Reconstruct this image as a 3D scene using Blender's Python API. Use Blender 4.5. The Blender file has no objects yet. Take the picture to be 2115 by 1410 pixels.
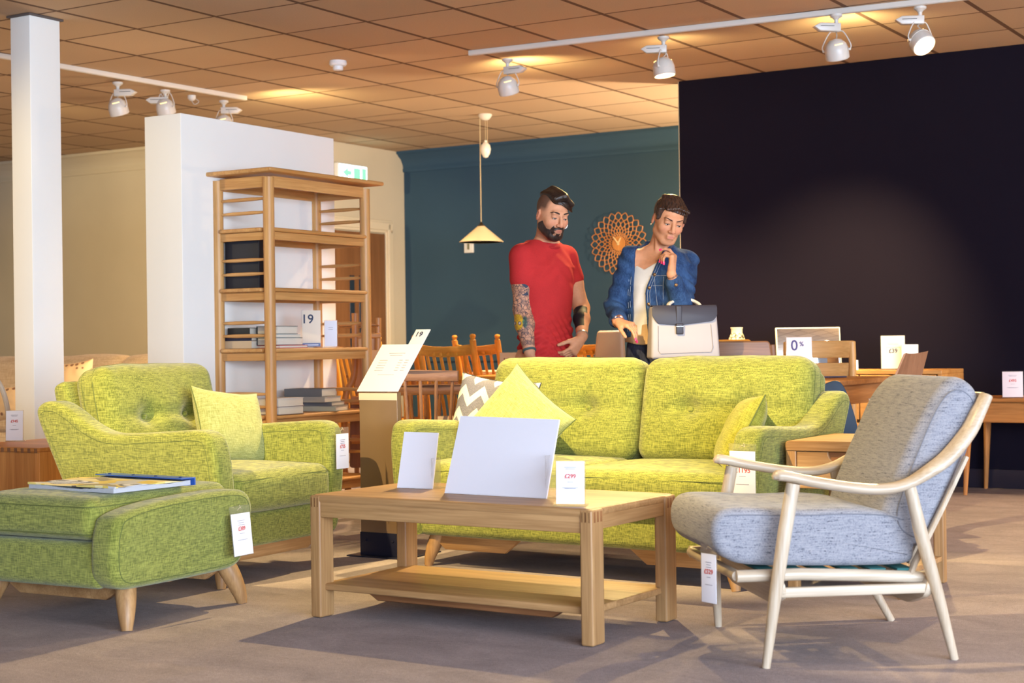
import bpy, math, random
import numpy as np
from mathutils import Vector, Matrix, noise as mnoise

# ------------------------------------------------------------------ camera, world, light, exposure
F = 3257.5; ROLL = -.01344; PITCH = .00174; ZC = .955
SC = bpy.context.scene
COL = SC.collection
SC.view_settings.view_transform = 'Standard'
SC.view_settings.look = 'None'
SC.view_settings.gamma = 1.0
SC.view_settings.exposure = 0.0
SC.view_settings.use_curve_mapping = False
_cp, _sp, _cr, _sr = math.cos(PITCH), math.sin(PITCH), math.cos(ROLL), math.sin(ROLL)
RC = (np.array([[_cr, -_sr, 0], [_sr, _cr, 0], [0, 0, 1]]) @ np.array([[1, 0, 0], [0, _cp, _sp], [0, -_sp, _cp]])
      @ np.array([[1, 0, 0], [0, 0, -1], [0, 1, 0.]]))
cam_d = bpy.data.cameras.new('camera'); cam = bpy.data.objects.new('camera', cam_d); COL.objects.link(cam)
cam_d.sensor_width = 36; cam_d.lens = 36 * F / 2115
cam_d.clip_start = .05; cam_d.clip_end = 60
m = Matrix([[RC[0][i], -RC[1][i], -RC[2][i]] for i in range(3)]).to_4x4()
m.translation = (0, 0, ZC); cam.matrix_world = m
cam_d.dof.use_dof = True; cam_d.dof.focus_distance = 6.6; cam_d.dof.aperture_fstop = 4.5
SC.camera = cam

def ray(px, py): return RC.T @ np.array([(px - 1057.5) / F, (py - 705) / F, 1])
def at(px, py, Y):
    "point on the pixel's ray at forward distance Y"
    r = ray(px, py); return np.array([0, 0, ZC]) + r * (Y / r[1])
def gz(px, py, z=0.):
    r = ray(px, py); return np.array([0, 0, ZC]) + r * ((z - ZC) / r[2])
CA, SA = .8517, .5240
def room(u, v, z=0.): return np.array([CA * u + SA * v, -SA * u + CA * v, z])
def unroom(p): return CA * p[0] - SA * p[1], SA * p[0] + CA * p[1]
RROT = -math.atan2(SA, CA)       # rotation of things that stand square to the room

w = bpy.data.worlds.new('world'); SC.world = w; w.use_nodes = True
w.node_tree.nodes['Background'].inputs[0].default_value = (.80, .80, .95, 1)
w.node_tree.nodes['Background'].inputs[1].default_value = .35

def area(name, loc, rot, sx, sy, power, col):
    l = bpy.data.lights.new(name, 'AREA'); l.shape = 'RECTANGLE'; l.size = sx; l.size_y = sy
    l.energy = power; l.color = col
    o = bpy.data.objects.new(name, l); COL.objects.link(o); o.location = loc; o.rotation_euler = rot
    return o
WARM = (1.0, .75, .33)
def spot(name, loc, target, power, angle=50, blend=.5, size=.03, col=WARM):
    l = bpy.data.lights.new(name, 'SPOT'); l.energy = power; l.color = col
    l.spot_size = math.radians(angle); l.spot_blend = blend; l.shadow_soft_size = size
    o = bpy.data.objects.new(name, l); COL.objects.link(o); o.location = loc
    d = Vector(target) - Vector(loc); o.rotation_euler = d.to_track_quat('-Z', 'Y').to_euler()
    return o
# added area light for assumed daylight from behind the camera; no window is built
area('assumed_daylight', (3.6, -2.8, 1.5), (math.radians(90), 0, math.radians(28)), 8.5, 2.5, 1680, (.64, .79, 1.0))
# assumed ceiling spots, out of the frame, with unseen fills added to brighten the room
spot('assumed_spot_armchair', (-2.5, 4.5, 2.74), (-1.35, 6.75, .72), 900, 36, .6)
spot('assumed_spot_sofa', (-.65, 5.1, 2.74), (.62, 6.75, .62), 960, 46, .6)
spot('assumed_spot_lounge_chair', (-1.2, 5.0, 2.74), (1.12, 5.05, .6), 420, 30, .6)
spot('fill_floor', (.3, 7.9, 2.74), (-.6, 6.0, 0), 500, 56, .5)  # unseen spot added to brighten the floor patch; no lamp hangs here
spot('fill_pillar_side', (-4.3, 6.2, 2.74), (-2.2, 8.6, 1.35), 190, 46, .8)  # unseen spot added to warm the left sides of pillar and block
spot('assumed_spot_couple', (.9, 4.2, 2.74), (.75, 8.1, 1.45), 200, 24, .7)
for i, (x, y, pw, tx, ty) in enumerate(((-4.6, 4.6, 40, -3.8, 5.4), (-5.4, 9.4, 260, -4.6, 9.4), (-1.0, 11.9, 330, -1.8, 12.6), (5.2, 5.0, 300, 4.3, 5.6), (4.8, 7.6, 420, 4.4, 7.9), (2.8, 2.6, 25, 2.6, 2.4), (-2.8, 2.2, 20, -2.6, 2.0), (.4, 10.4, 700, .2, 10.6), (0, -.8, 60, 0, -1.))):
    spot('fill_spot_%d' % i, (x, y, 2.74), (tx, ty, 0), pw, 120, 1., .06, (1.0, .72, .42))  # wide fills without fittings, added for warm bounce in the room
def point(name, loc, power, r=.12, col=(1., .74, .44)):
    l = bpy.data.lights.new(name, 'POINT'); l.energy = power; l.color = col; l.shadow_soft_size = r
    o = bpy.data.objects.new(name, l); COL.objects.link(o); o.location = loc; return o
# unseen fills added to brighten ceiling and walls
point('fill_behind_block', tuple(room(-6.95, 7.0, .9)), 30)
point('fill_left', (-6.8, 8.6, 1.2), 45)
point('fill_behind_partition', tuple(room(-3.9, 11.3, 1.5)), 420)
point('fill_right', (5.6, 7.6, 1.6), 150)

# ------------------------------------------------------------------ materials
def lin(c): return tuple(((v / 255) / 12.92 if v / 255 <= .04045 else ((v / 255 + .055) / 1.055) ** 2.4) for v in c)
MATS = {}
class NT:
    def __init__(s, name, rough=.6, spec=.5):
        s.m = bpy.data.materials.new(name); s.m.use_nodes = True; s.t = s.m.node_tree
        s.b = s.t.nodes['Principled BSDF']; s.b.inputs['Roughness'].default_value = rough
        s.b.inputs['Specular IOR Level'].default_value = spec
    def n(s, typ, **kw):
        o = s.t.nodes.new(typ)
        for k, v in kw.items():
            if k in o.inputs: o.inputs[k].default_value = v
            else: setattr(o, k, v)
        return o
    def l(s, a, ai, b, bi): s.t.links.new(a.outputs[ai], b.inputs[bi])
    def obj(s, scale=(1, 1, 1), rot=(0, 0, 0)):
        tc = s.n('ShaderNodeTexCoord'); mp = s.n('ShaderNodeMapping'); mp.inputs['Scale'].default_value = scale
        mp.inputs['Rotation'].default_value = rot
        s.l(tc, 'Object', mp, 'Vector'); return mp
    def ramp(s, src, si, stops):
        r = s.n('ShaderNodeValToRGB'); e = r.color_ramp.elements
        while len(e) < len(stops): e.new(.5)
        for q, (p, c) in zip(e, stops): q.position = p; q.color = (*c, 1)
        s.l(src, si, r, 0); return r
    def mix(s, a, b, fac, mode='MIX'):
        x = s.n('ShaderNodeMix', data_type='RGBA', blend_type=mode)
        for v, i in ((a, 6), (b, 7)):
            if isinstance(v, tuple) and len(v) == 2: s.t.links.new(v[0].outputs[v[1]], x.inputs[i])
            else: x.inputs[i].default_value = (*v, 1)
        if isinstance(fac, tuple): s.t.links.new(fac[0].outputs[fac[1]], x.inputs[0])
        else: x.inputs[0].default_value = fac
        return x
    def bump(s, src, si, strength=.3, dist=.002):
        b = s.n('ShaderNodeBump'); b.inputs['Strength'].default_value = strength; b.inputs['Distance'].default_value = dist
        s.l(src, si, b, 'Height'); s.l(b, 0, s.b, 'Normal')
def plain(name, c, rough=.5, metal=0., spec=.5, noise=0., emit=0.):
    if name in MATS: return MATS[name]
    t = NT(name, rough, spec); t.b.inputs['Base Color'].default_value = (*lin(c), 1); t.b.inputs['Metallic'].default_value = metal
    if noise:
        nz = t.n('ShaderNodeTexNoise', Scale=6., Detail=4.); t.l(t.obj(), 0, nz, 'Vector')
        r = t.ramp(nz, 0, [(.3, tuple(v * (1 - noise) for v in lin(c))), (.7, tuple(min(1, v * (1 + noise)) for v in lin(c)))])
        t.l(r, 0, t.b, 'Base Color')
    if emit:
        t.b.inputs['Emission Color'].default_value = (*lin(c), 1); t.b.inputs['Emission Strength'].default_value = emit
    MATS[name] = t.m; return t.m
def fabric(name, ca, cb, s=260., bump=.5, slub=.5, sheen=.25, cc=None):
    "woven cloth: threads running up and across"
    if name in MATS: return MATS[name]
    t = NT(name, .95, .15)
    a = t.n('ShaderNodeTexNoise', Scale=1., Detail=2.); t.l(t.obj((s, s, s * .07)), 0, a, 'Vector')
    b = t.n('ShaderNodeTexNoise', Scale=1., Detail=2.); t.l(t.obj((s * .07, s * .07, s)), 0, b, 'Vector')
    c = t.n('ShaderNodeTexNoise', Scale=5., Detail=3.); t.l(t.obj(), 0, c, 'Vector')
    ra = t.ramp(a, 0, [(.36, (0, 0, 0)), (.66, (1, 1, 1))]); rb = t.ramp(b, 0, [(.36, (0, 0, 0)), (.66, (1, 1, 1))])
    mx = t.mix((ra, 0), (rb, 0), .5)
    col = t.ramp(mx, 2, [(.12, lin(ca)), (.88, lin(cb))])
    f = t.mix((col, 0), lin(cc) if cc else lin(cb), .0)
    rc = t.ramp(c, 0, [(.35, (0, 0, 0)), (.7, (.35 * slub,) * 3)]); t.t.links.new(rc.outputs[0], f.inputs[0])
    t.l(f, 2, t.b, 'Base Color')
    t.b.inputs['Sheen Weight'].default_value = sheen; t.b.inputs['Sheen Roughness'].default_value = .5
    t.bump(mx, 2, bump, .0016)
    MATS[name] = t.m; return t.m
def wood(name, ca, cb, axis=0, rough=.42, s=1., spec=.4):
    key = name + '_xyz'[0] + str(axis)
    if key in MATS: return MATS[key]
    t = NT(name + '_grain_' + 'xyz'[axis], rough, spec)
    sc = [26 * s] * 3; sc[axis] = 1.3 * s
    a = t.n('ShaderNodeTexNoise', Scale=1., Detail=5., Roughness=.62, Distortion=.7); t.l(t.obj(tuple(sc)), 0, a, 'Vector')
    sc2 = [160 * s] * 3; sc2[axis] = 5 * s
    b = t.n('ShaderNodeTexNoise', Scale=1., Detail=2.); t.l(t.obj(tuple(sc2)), 0, b, 'Vector')
    sc3 = [5 * s] * 3; sc3[axis] = .6 * s
    c = t.n('ShaderNodeTexNoise', Scale=1., Detail=1.); t.l(t.obj(tuple(sc3)), 0, c, 'Vector')
    m1 = t.mix((a, 0), (b, 0), .35); m2 = t.mix((m1, 2), (c, 0), .3)
    r = t.ramp(m2, 2, [(.36, lin(ca)), (.5, tuple((x + y) / 2 for x, y in zip(lin(ca), lin(cb)))), (.62, lin(cb))])
    t.l(r, 0, t.b, 'Base Color'); t.bump(b, 0, .08, .001)
    MATS[key] = t.m; return t.m
OAK = ((138, 98, 58), (188, 146, 98))
def oak(ax=0): return wood('oak', *OAK, axis=ax)
ASH = ((168, 146, 120), (208, 192, 170))
def ash(ax=0): return wood('pale_ash', *ASH, axis=ax, rough=.35)
def golden(ax=0): return wood('golden_beech', (196, 124, 40), (226, 160, 66), axis=ax, rough=.35)
def walnut(ax=0): return wood('brown_elm', (118, 74, 42), (158, 106, 66), axis=ax)

# ------------------------------------------------------------------ mesh helpers
class MB:
    def __init__(s): s.v = []; s.f = []; s.mi = []
    def add(s, v, f, mi=0, T=None):
        o = len(s.v)
        if T is not None: v = [tuple(T @ Vector(p)) for p in v]
        s.v += [tuple(float(c) for c in p) for p in v]; s.f += [tuple(i + o for i in q) for q in f]; s.mi += [mi] * len(f)
        return s
    def rbox(s, c, size, r=.004, seg=2, n=(1, 1, 1), f=None, T=None, mi=0):
        "box with rounded edges; f deforms each point (local to the box centre, unit coords given too)"
        h = [x / 2 for x in size]; r = min(r, *[x * .999 for x in h])
        ax = []
        for k in range(3):
            a = [h[k] - r + r * math.tan(math.pi / 4 * (1 - i / seg)) for i in range(seg)]
            inn = [(-(h[k] - r)) + 2 * (h[k] - r) * i / n[k] for i in range(n[k] + 1)] if h[k] - r > 1e-6 else [0.]
            ax.append([-x for x in a] + inn + a[::-1])
        idx = {}; V = []; Fc = []
        def vid(i, j, k):
            q = (i, j, k)
            if q in idx: return idx[q]
            p = [ax[0][i], ax[1][j], ax[2][k]]
            inn = [max(-(h[t] - r), min(h[t] - r, p[t])) for t in range(3)]
            d = [p[t] - inn[t] for t in range(3)]; L = math.sqrt(sum(x * x for x in d))
            if L > 1e-9: p = [inn[t] + d[t] / L * r for t in range(3)]
            if f: p = f(*p)
            V.append((p[0] + c[0], p[1] + c[1], p[2] + c[2])); idx[q] = len(V) - 1; return idx[q]
        N = [len(a) - 1 for a in ax]
        for i in range(N[0]):
            for j in range(N[1]):
                Fc.append((vid(i, j, 0), vid(i, j + 1, 0), vid(i + 1, j + 1, 0), vid(i + 1, j, 0)))
                Fc.append((vid(i, j, N[2]), vid(i + 1, j, N[2]), vid(i + 1, j + 1, N[2]), vid(i, j + 1, N[2])))
        for i in range(N[0]):
            for k in range(N[2]):
                Fc.append((vid(i, 0, k), vid(i + 1, 0, k), vid(i + 1, 0, k + 1), vid(i, 0, k + 1)))
                Fc.append((vid(i, N[1], k), vid(i, N[1], k + 1), vid(i + 1, N[1], k + 1), vid(i + 1, N[1], k)))
        for j in range(N[1]):
            for k in range(N[2]):
                Fc.append((vid(0, j, k), vid(0, j, k + 1), vid(0, j + 1, k + 1), vid(0, j + 1, k)))
                Fc.append((vid(N[0], j, k), vid(N[0], j + 1, k), vid(N[0], j + 1, k + 1), vid(N[0], j, k + 1)))
        return s.add(V, Fc, mi, T)
    def box(s, lo, hi, r=.003, **k):
        return s.rbox([(a + b) / 2 for a, b in zip(lo, hi)], [abs(b - a) for a, b in zip(lo, hi)], r, **k)
    def tube(s, path, rad, seg=10, flat=1., up=(0, 0, 1), cap=True, T=None, mi=0, rnd=True):
        P = [Vector(p) for p in path]; n = len(P)
        R = rad if isinstance(rad, (list, tuple)) else [rad] * n
        R = [R[min(len(R) - 1, int(i * (len(R) - 1) / (n - 1) + .5))] if len(R) != n else R[i] for i in range(n)]
        V = []; Fc = []; a = Vector(up)
        for i in range(n):
            t = (P[min(n - 1, i + 1)] - P[max(0, i - 1)]).normalized()
            x = a - t * a.dot(t)
            if x.length < 1e-4: x = t.orthogonal()
            x.normalize(); y = t.cross(x); a = x
            for k in range(seg):
                w_ = 2 * math.pi * k / seg
                V.append(P[i] + x * (R[i] * flat * math.cos(w_)) + y * (R[i] * math.sin(w_)))
        for i in range(n - 1):
            for k in range(seg):
                k2 = (k + 1) % seg
                Fc.append((i * seg + k, i * seg + k2, (i + 1) * seg + k2, (i + 1) * seg + k))
        if cap: Fc += [tuple(range(seg))[::-1], tuple(range((n - 1) * seg, n * seg))]
        return s.add(V, Fc, mi, T)
    def lathe(s, prof, seg=20, T=None, mi=0, sx=1., sy=1.):
        V = []; Fc = []; n = len(prof)
        for r, z in prof:
            for k in range(seg):
                w_ = 2 * math.pi * k / seg; V.append((r * sx * math.cos(w_), r * sy * math.sin(w_), z))
        for i in range(n - 1):
            for k in range(seg):
                k2 = (k + 1) % seg; Fc.append((i * seg + k, i * seg + k2, (i + 1) * seg + k2, (i + 1) * seg + k))
        if prof[0][0] > 1e-5: Fc.append(tuple(range(seg))[::-1])
        if prof[-1][0] > 1e-5: Fc.append(tuple(range((n - 1) * seg, n * seg)))
        return s.add(V, Fc, mi, T)
    def pad(s, out, t, r=.02, seg=4, fn=None, puff=0., mi=0, T=None, cap=0):
        "outline in the (a,b) plane, thickness t along c, edges rounded by r; fn(a,b,c) -> xyz"
        P = [Vector((a, b)) for a, b in out]; n = len(P)
        ar = sum(P[i].x * P[(i + 1) % n].y - P[(i + 1) % n].x * P[i].y for i in range(n))
        if ar < 0: P = P[::-1]
        N = []
        for i in range(n):
            d1 = (P[i] - P[i - 1]).normalized(); d2 = (P[(i + 1) % n] - P[i]).normalized()
            q = Vector((d1.y, -d1.x)) + Vector((d2.y, -d2.x))
            q = q.normalized() if q.length > 1e-6 else Vector((d1.y, -d1.x)); N.append(q)
        r = min(r, t / 2 * .999); lay = []
        for k in range(seg + 1):
            ph = math.pi / 2 * (1 - k / seg); lay.append((r * (1 - math.cos(ph)), -(t / 2 - r) - r * math.sin(ph)))
        lay += [(a, -c) for a, c in lay[::-1]]
        fn = fn or (lambda a, b, c: (a, b, c)); V = []; Fc = []
        for ins, c in lay:
            for i in range(n):
                q = P[i] - N[i] * ins; V.append(fn(q.x, q.y, c))
        L = len(lay)
        for k in range(L - 1):
            for i in range(n):
                i2 = (i + 1) % n; Fc.append((k * n + i, k * n + i2, (k + 1) * n + i2, (k + 1) * n + i))
        if cap:  # soft caps: rings shrinking to the middle so that a deformed face stays smooth
            for base, ins, c, fl in ((0, lay[0][0], lay[0][1], True), ((L - 1) * n, lay[-1][0], lay[-1][1], False)):
                Q = [P[i] - N[i] * ins for i in range(n)]; ctr = sum(Q, Vector((0, 0))) / n; prev = base
                for k in range(1, cap):
                    f_ = 1 - k / cap; st = len(V)
                    for q in Q: V.append(fn(ctr.x + (q.x - ctr.x) * f_, ctr.y + (q.y - ctr.y) * f_, c))
                    for i in range(n):
                        i2 = (i + 1) % n; qd = (prev + i, prev + i2, st + i2, st + i); Fc.append(qd[::-1] if fl else qd)
                    prev = st
                V.append(fn(ctr.x, ctr.y, c)); o_ = len(V) - 1
                for i in range(n): tr = (prev + i, prev + (i + 1) % n, o_); Fc.append(tr[::-1] if fl else tr)
        else: Fc += [tuple(range(n))[::-1], tuple(range((L - 1) * n, L * n))]
        return s.add(V, Fc, mi, T)
    def build(s, name, mat, parent=None, sharp=35, smooth=True):
        me = bpy.data.meshes.new(name); me.from_pydata(s.v, [], s.f)
        for mm in (mat if isinstance(mat, (list, tuple)) else [mat]): me.materials.append(mm)
        if any(s.mi): me.polygons.foreach_set('material_index', s.mi)
        if smooth:
            me.polygons.foreach_set('use_smooth', [True] * len(me.polygons)); me.set_sharp_from_angle(angle=math.radians(sharp))
        me.validate(); me.update()
        o = bpy.data.objects.new(name, me); COL.objects.link(o)
        if parent: o.parent = parent
        return o
def spl(pts, n=6, closed=False):
    "Catmull-Rom through the points"
    P = [np.array(p, float) for p in pts]; N = len(P); out = []
    rng = range(N) if closed else range(N - 1)
    for i in rng:
        p0 = P[i - 1] if closed or i > 0 else 2 * P[0] - P[1]
        p1 = P[i]; p2 = P[(i + 1) % N]; p3 = P[(i + 2) % N] if closed or i + 2 < N else 2 * P[-1] - P[-2]
        for k in range(n):
            t = k / n
            out.append(tuple(.5 * (2 * p1 + (p2 - p0) * t + (2 * p0 - 5 * p1 + 4 * p2 - p3) * t * t + (3 * p1 - p0 - 3 * p2 + p3) * t ** 3)))
    if not closed: out.append(tuple(P[-1]))
    return out
def rpoly(pts, r=.02, seg=4):
    "polygon with rounded corners"
    out = []; n = len(pts)
    for i in range(n):
        p = Vector(pts[i]); a = Vector(pts[i - 1]) - p; b = Vector(pts[(i + 1) % n]) - p
        rr = min(r if not isinstance(r, (list, tuple)) else r[i], a.length * .45, b.length * .45)
        A = p + a.normalized() * rr; B = p + b.normalized() * rr
        for k in range(seg + 1):
            t = k / seg; out.append(tuple(A * (1 - t) ** 2 + p * 2 * t * (1 - t) + B * t * t))
    return out
def thing(name, label, cat, loc, rotz=0., group=None):
    o = bpy.data.objects.new(name, None); COL.objects.link(o); o.empty_display_size = .1
    o.location = (float(loc[0]), float(loc[1]), float(loc[2]) if len(loc) > 2 else 0.); o.rotation_euler = (0, 0, math.radians(rotz))
    o['label'] = label; o['category'] = cat
    if group: o['group'] = group
    return o
def tag(o, label, cat, group=None, kind=None):
    o['label'] = label; o['category'] = cat
    if group: o['group'] = group
    if kind: o['kind'] = kind
    return o
def struct(o, label=None):
    o['kind'] = 'structure'
    if label: o['label'] = label
    return o
def dup(root, loc, rotz, label=None, group=None):
    r = root.copy(); COL.objects.link(r); r.location = [float(x) for x in loc]; r.rotation_euler = (0, 0, math.radians(rotz))
    if label: r['label'] = label
    if group: r['group'] = group
    for ch in list(root.children):
        c = ch.copy(); COL.objects.link(c); c.parent = r
        for g in ch.children:
            d = g.copy(); COL.objects.link(d); d.parent = c
    return r
def text(body, size, mat, parent, loc, rot=(math.pi / 2, 0, 0), align='CENTER', name='printed_text', bold=.0005, sx=1., shear=0.):
    c = bpy.data.curves.new(name, 'FONT'); c.body = body; c.size = size; c.align_x = align; c.align_y = 'CENTER'
    c.extrude = .0002; c.offset = bold; c.materials.append(mat); c.resolution_u = 3; c.shear = shear
    tmp = bpy.data.objects.new('tmp', c); COL.objects.link(tmp)
    me = bpy.data.meshes.new_from_object(tmp.evaluated_get(bpy.context.evaluated_depsgraph_get()))
    bpy.data.objects.remove(tmp); me.name = name
    o = bpy.data.objects.new(name, me); COL.objects.link(o); o.parent = parent; o.location = loc; o.rotation_euler = rot; o.scale = (sx, 1, 1)
    return o
RY = lambda a: Matrix.Rotation(math.radians(a), 4, 'Y')
RX = lambda a: Matrix.Rotation(math.radians(a), 4, 'X')
RZ = lambda a: Matrix.Rotation(math.radians(a), 4, 'Z')
TR = lambda x, y, z: Matrix.Translation((x, y, z))
random.seed(7)
# ================================================================== the room
def wallmat(name, c, n=.05, rough=.85, spec=.2):
    t = NT(name, rough, spec)
    a = t.n('ShaderNodeTexNoise', Scale=1.3, Detail=3.); t.l(t.obj(), 0, a, 'Vector')
    r = t.ramp(a, 0, [(.3, tuple(v * (1 - n) for v in lin(c))), (.7, tuple(v * (1 + n) for v in lin(c)))]); t.l(r, 0, t.b, 'Base Color')
    b = t.n('ShaderNodeTexNoise', Scale=90., Detail=2.); t.l(t.obj(), 0, b, 'Vector'); t.bump(b, 0, .06, .002)
    return t.m
def carpet():
    t = NT('carpet_pile', 1., .05)
    a = t.n('ShaderNodeTexNoise', Scale=420., Detail=2.); t.l(t.obj(), 0, a, 'Vector')
    b = t.n('ShaderNodeTexNoise', Scale=3.2, Detail=5., Roughness=.7, Distortion=.6); t.l(t.obj((1, 1.6, 1)), 0, b, 'Vector')
    d = t.n('ShaderNodeTexNoise', Scale=60., Detail=3., Roughness=.7); t.l(t.obj(), 0, d, 'Vector')
    r = t.ramp(a, 0, [(.3, lin((132, 119, 119))), (.7, lin((194, 180, 180)))])
    r2 = t.ramp(b, 0, [(.35, (.82, .82, .82)), (.65, (1.05, 1.05, 1.05))]); r3 = t.ramp(d, 0, [(.3, (.85, .85, .85)), (.7, (1.05, 1.05, 1.05))])
    m1 = t.mix((r, 0), (r2, 0), 1., 'MULTIPLY'); m2 = t.mix((m1, 2), (r3, 0), 1., 'MULTIPLY'); t.l(m2, 2, t.b, 'Base Color')
    m3 = t.mix((a, 0), (d, 0), .5); t.bump(m3, 2, .7, .006); return t.m
def ceilmat():
    "0.6 m tiles in a thin metal grid, each tile a little different"
    t = NT('ceiling_tiles', .9, .15)
    tc = t.n('ShaderNodeTexCoord'); mp = t.n('ShaderNodeMapping'); t.l(tc, 'Object', mp, 'Vector'); mp.inputs['Scale'].default_value = (1 / .6, 1 / .6, 1)
    fr = t.n('ShaderNodeVectorMath', operation='FRACTION'); t.l(mp, 0, fr, 0)
    fl = t.n('ShaderNodeVectorMath', operation='FLOOR'); t.l(mp, 0, fl, 0)
    wn = t.n('ShaderNodeTexWhiteNoise', noise_dimensions='3D'); t.l(fl, 0, wn, 0)
    sp = t.n('ShaderNodeSeparateXYZ'); t.l(fr, 0, sp, 0)
    def edge(i, wdt):
        a = t.n('ShaderNodeMath', operation='SUBTRACT'); t.l(sp, i, a, 0); a.inputs[1].default_value = .5
        b = t.n('ShaderNodeMath', operation='ABSOLUTE'); t.l(a, 0, b, 0)
        c = t.n('ShaderNodeMath', operation='GREATER_THAN'); t.l(b, 0, c, 0); c.inputs[1].default_value = .5 - wdt; return c
    e1 = edge(0, .025); e2 = edge(1, .015); mx = t.n('ShaderNodeMath', operation='MAXIMUM'); t.l(e1, 0, mx, 0); t.l(e2, 0, mx, 1)
    base = t.ramp(wn, 0, [(0, lin((186, 163, 139))), (1, lin((206, 183, 157)))])
    nz = t.n('ShaderNodeTexNoise', Scale=130., Detail=2.); t.l(t.obj(), 0, nz, 'Vector')
    r2 = t.ramp(nz, 0, [(.3, (.94, .94, .94)), (.7, (1.03, 1.03, 1.03))]); m1 = t.mix((base, 0), (r2, 0), 1., 'MULTIPLY')
    gm = t.mix((m1, 2), lin((112, 90, 76)), (mx, 0)); t.l(gm, 2, t.b, 'Base Color')
    s2 = t.n('ShaderNodeMath', operation='SUBTRACT'); s2.inputs[0].default_value = 1.; t.l(mx, 0, s2, 1)
    ad = t.n('ShaderNodeMath', operation='MULTIPLY'); t.l(s2, 0, ad, 0); ad.inputs[1].default_value = -1.
    t.bump(ad, 0, .6, .01); return t.m
CEIL = ZC + 1.846
V_BLUE, U_CREAM, V_LEFT, V_DARK, U_DARK = 12.32, -8.77, 10.62, 10.15, -4.83
def slab(name, mat, u0, u1, v0, v1, z0, z1, r=.004):
    mb = MB(); mb.box((u0, v0, z0), (u1, v1, z1), r); o = mb.build(name, mat); o.rotation_euler = (0, 0, RROT); return struct(o)
fl = MB(); fl.box((-16, -8, -.1), (8, 14, 0), .001); o = fl.build('floor', carpet()); o.rotation_euler = (0, 0, RROT); struct(o, 'beige and grey carpet floor')
# grid node measured on the photo is the tile origin
g0 = at(100 + 1165 / 3.525, 328 / 3.525, 1.0); k = (CEIL - ZC) / (g0[2] - ZC); gu, gv = unroom(g0 * k)
ce = MB(); ce.box((-9 - .6 * 12, -8 - .3, 0), (8, 14, .1), .001); o = ce.build('ceiling', ceilmat()); o.rotation_euler = (0, 0, RROT)
off = room((gu / .6 - math.floor(gu / .6)) * .6, (gv / .6 - math.floor(gv / .6)) * .6); o.location = (off[0], off[1], CEIL); struct(o, 'suspended tiled ceiling')
MBLUE = wallmat('blue_grey_paint', (54, 80, 102)); MCREAM = wallmat('cream_paint', (205, 192, 165)); MDARK = wallmat('aubergine_paint', (24, 20, 31), .04, .9, .05)
MWHITE = wallmat('white_paint', (240, 236, 228), .015)
slab('wall_back', MBLUE, U_CREAM, 8, V_BLUE, V_BLUE + .15, 0, CEIL)
slab('wall_left', MCREAM, U_CREAM - .15, U_CREAM, V_LEFT + .15, V_BLUE + .15, 0, CEIL)
slab('wall_far_left', MCREAM, -16, U_CREAM, V_LEFT, V_LEFT + .15, 0, CEIL)
slab('wall_right', MDARK, U_DARK, 8, V_DARK, V_DARK + .16, 0, CEIL)
slab('trim_1', plain('raw_plaster_edge', (176, 160, 130), .8), U_DARK - .006, U_DARK - .0005, V_DARK, V_DARK + .16, 0, CEIL, .001)
slab('baseboard_right', plain('dark_gloss', (34, 30, 42), .35), U_DARK, 8, V_DARK - .018, V_DARK - .0005, 0, .12)
# cornices: stepped mouldings
def cornice(name, mat, u0, u1, v, along='u'):
    prof = [(0, 0), (0, -.19), (.015, -.19), (.02, -.165), (.012, -.15), (.018, -.12), (.05, -.07), (.09, -.045), (.1, -.03), (.12, -.025), (.12, 0)]
    mb = MB(); V = []
    for e in (u0, u1):
        for d, z in prof: V.append((e, v - d, CEIL + z) if along == 'u' else (v + d, e, CEIL + z))
    n = len(prof); Fc = [(i, (i + 1) % n, n + (i + 1) % n, n + i) for i in range(n)] + [tuple(range(n))[::-1], tuple(range(n, 2 * n))]
    mb.add(V, Fc); o = mb.build(name, mat, sharp=50); o.rotation_euler = (0, 0, RROT); return struct(o)
cornice('trim_2', MBLUE, U_CREAM + .001, U_DARK + .5, V_BLUE - .0005)
cornice('trim_3', MCREAM, -16, U_CREAM, V_LEFT - .0005)
# dado rail on the blue wall
slab('trim_4', MBLUE, U_CREAM + .001, U_DARK + 1, V_BLUE - .03, V_BLUE - .0005, .80, .86, .008)
# dado rail and frieze line on the far left wall
# pillar and the white free-standing block
pp = at(124, 40, 8.8); pu, pv = unroom(at(61, 33, 8.62))
slab('wall_pillar', MWHITE, pu - .155, pu, pv, pv + .215, 0, CEIL)
slab('trim_5', plain('grey_plate', (90, 80, 76), .6), pu - .17, pu + .015, pv - .015, pv + .23, CEIL - .012, CEIL - .001, .001)
bu, bv = unroom(at(373, 233, 8.56)); bz = at(373, 233, 8.56)[2]
slab('wall_block', MWHITE, bu - .27, bu, bv, bv + 1.34, 0, bz)
# door in the cream wall
DV1 = 11.98
door = thing('door_1', 'brown wooden door behind the shelf', 'door', room(U_CREAM, DV1 - .45), 0); del door['category']; door.rotation_euler = (0, 0, RROT); struct(door)
dm = wood('door_veneer', (112, 74, 42), (140, 96, 58), axis=2)
d = MB(); d.box((.005, -.43, .01), (.03, .43, 2.0), .003); d.build('door_leaf', dm, door)
d = MB()
for y in (-.12, .02): d.box((.028, y, .95), (.033, y + .07, 1.6), .002)
d.build('glass_slot', plain('dark_glass', (40, 52, 64), .08), door)
d = MB()
for a, b, z0, z1 in ((-.56, -.44, 0, 2.12), (.44, .56, 0, 2.12)):
    d.box((.001, a, z0), (.035, b, z1), .008); d.box((.03, a + .02, z0), (.05, b - .055, z1 - .02), .008)
d.box((.001, -.56, 2.01), (.035, .56, 2.13), .008); d.box((.03, -.54, 2.035), (.05, .54, 2.11), .008)
d.build('door_frame', plain('cream_gloss', (222, 208, 178), .4), door)
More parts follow.
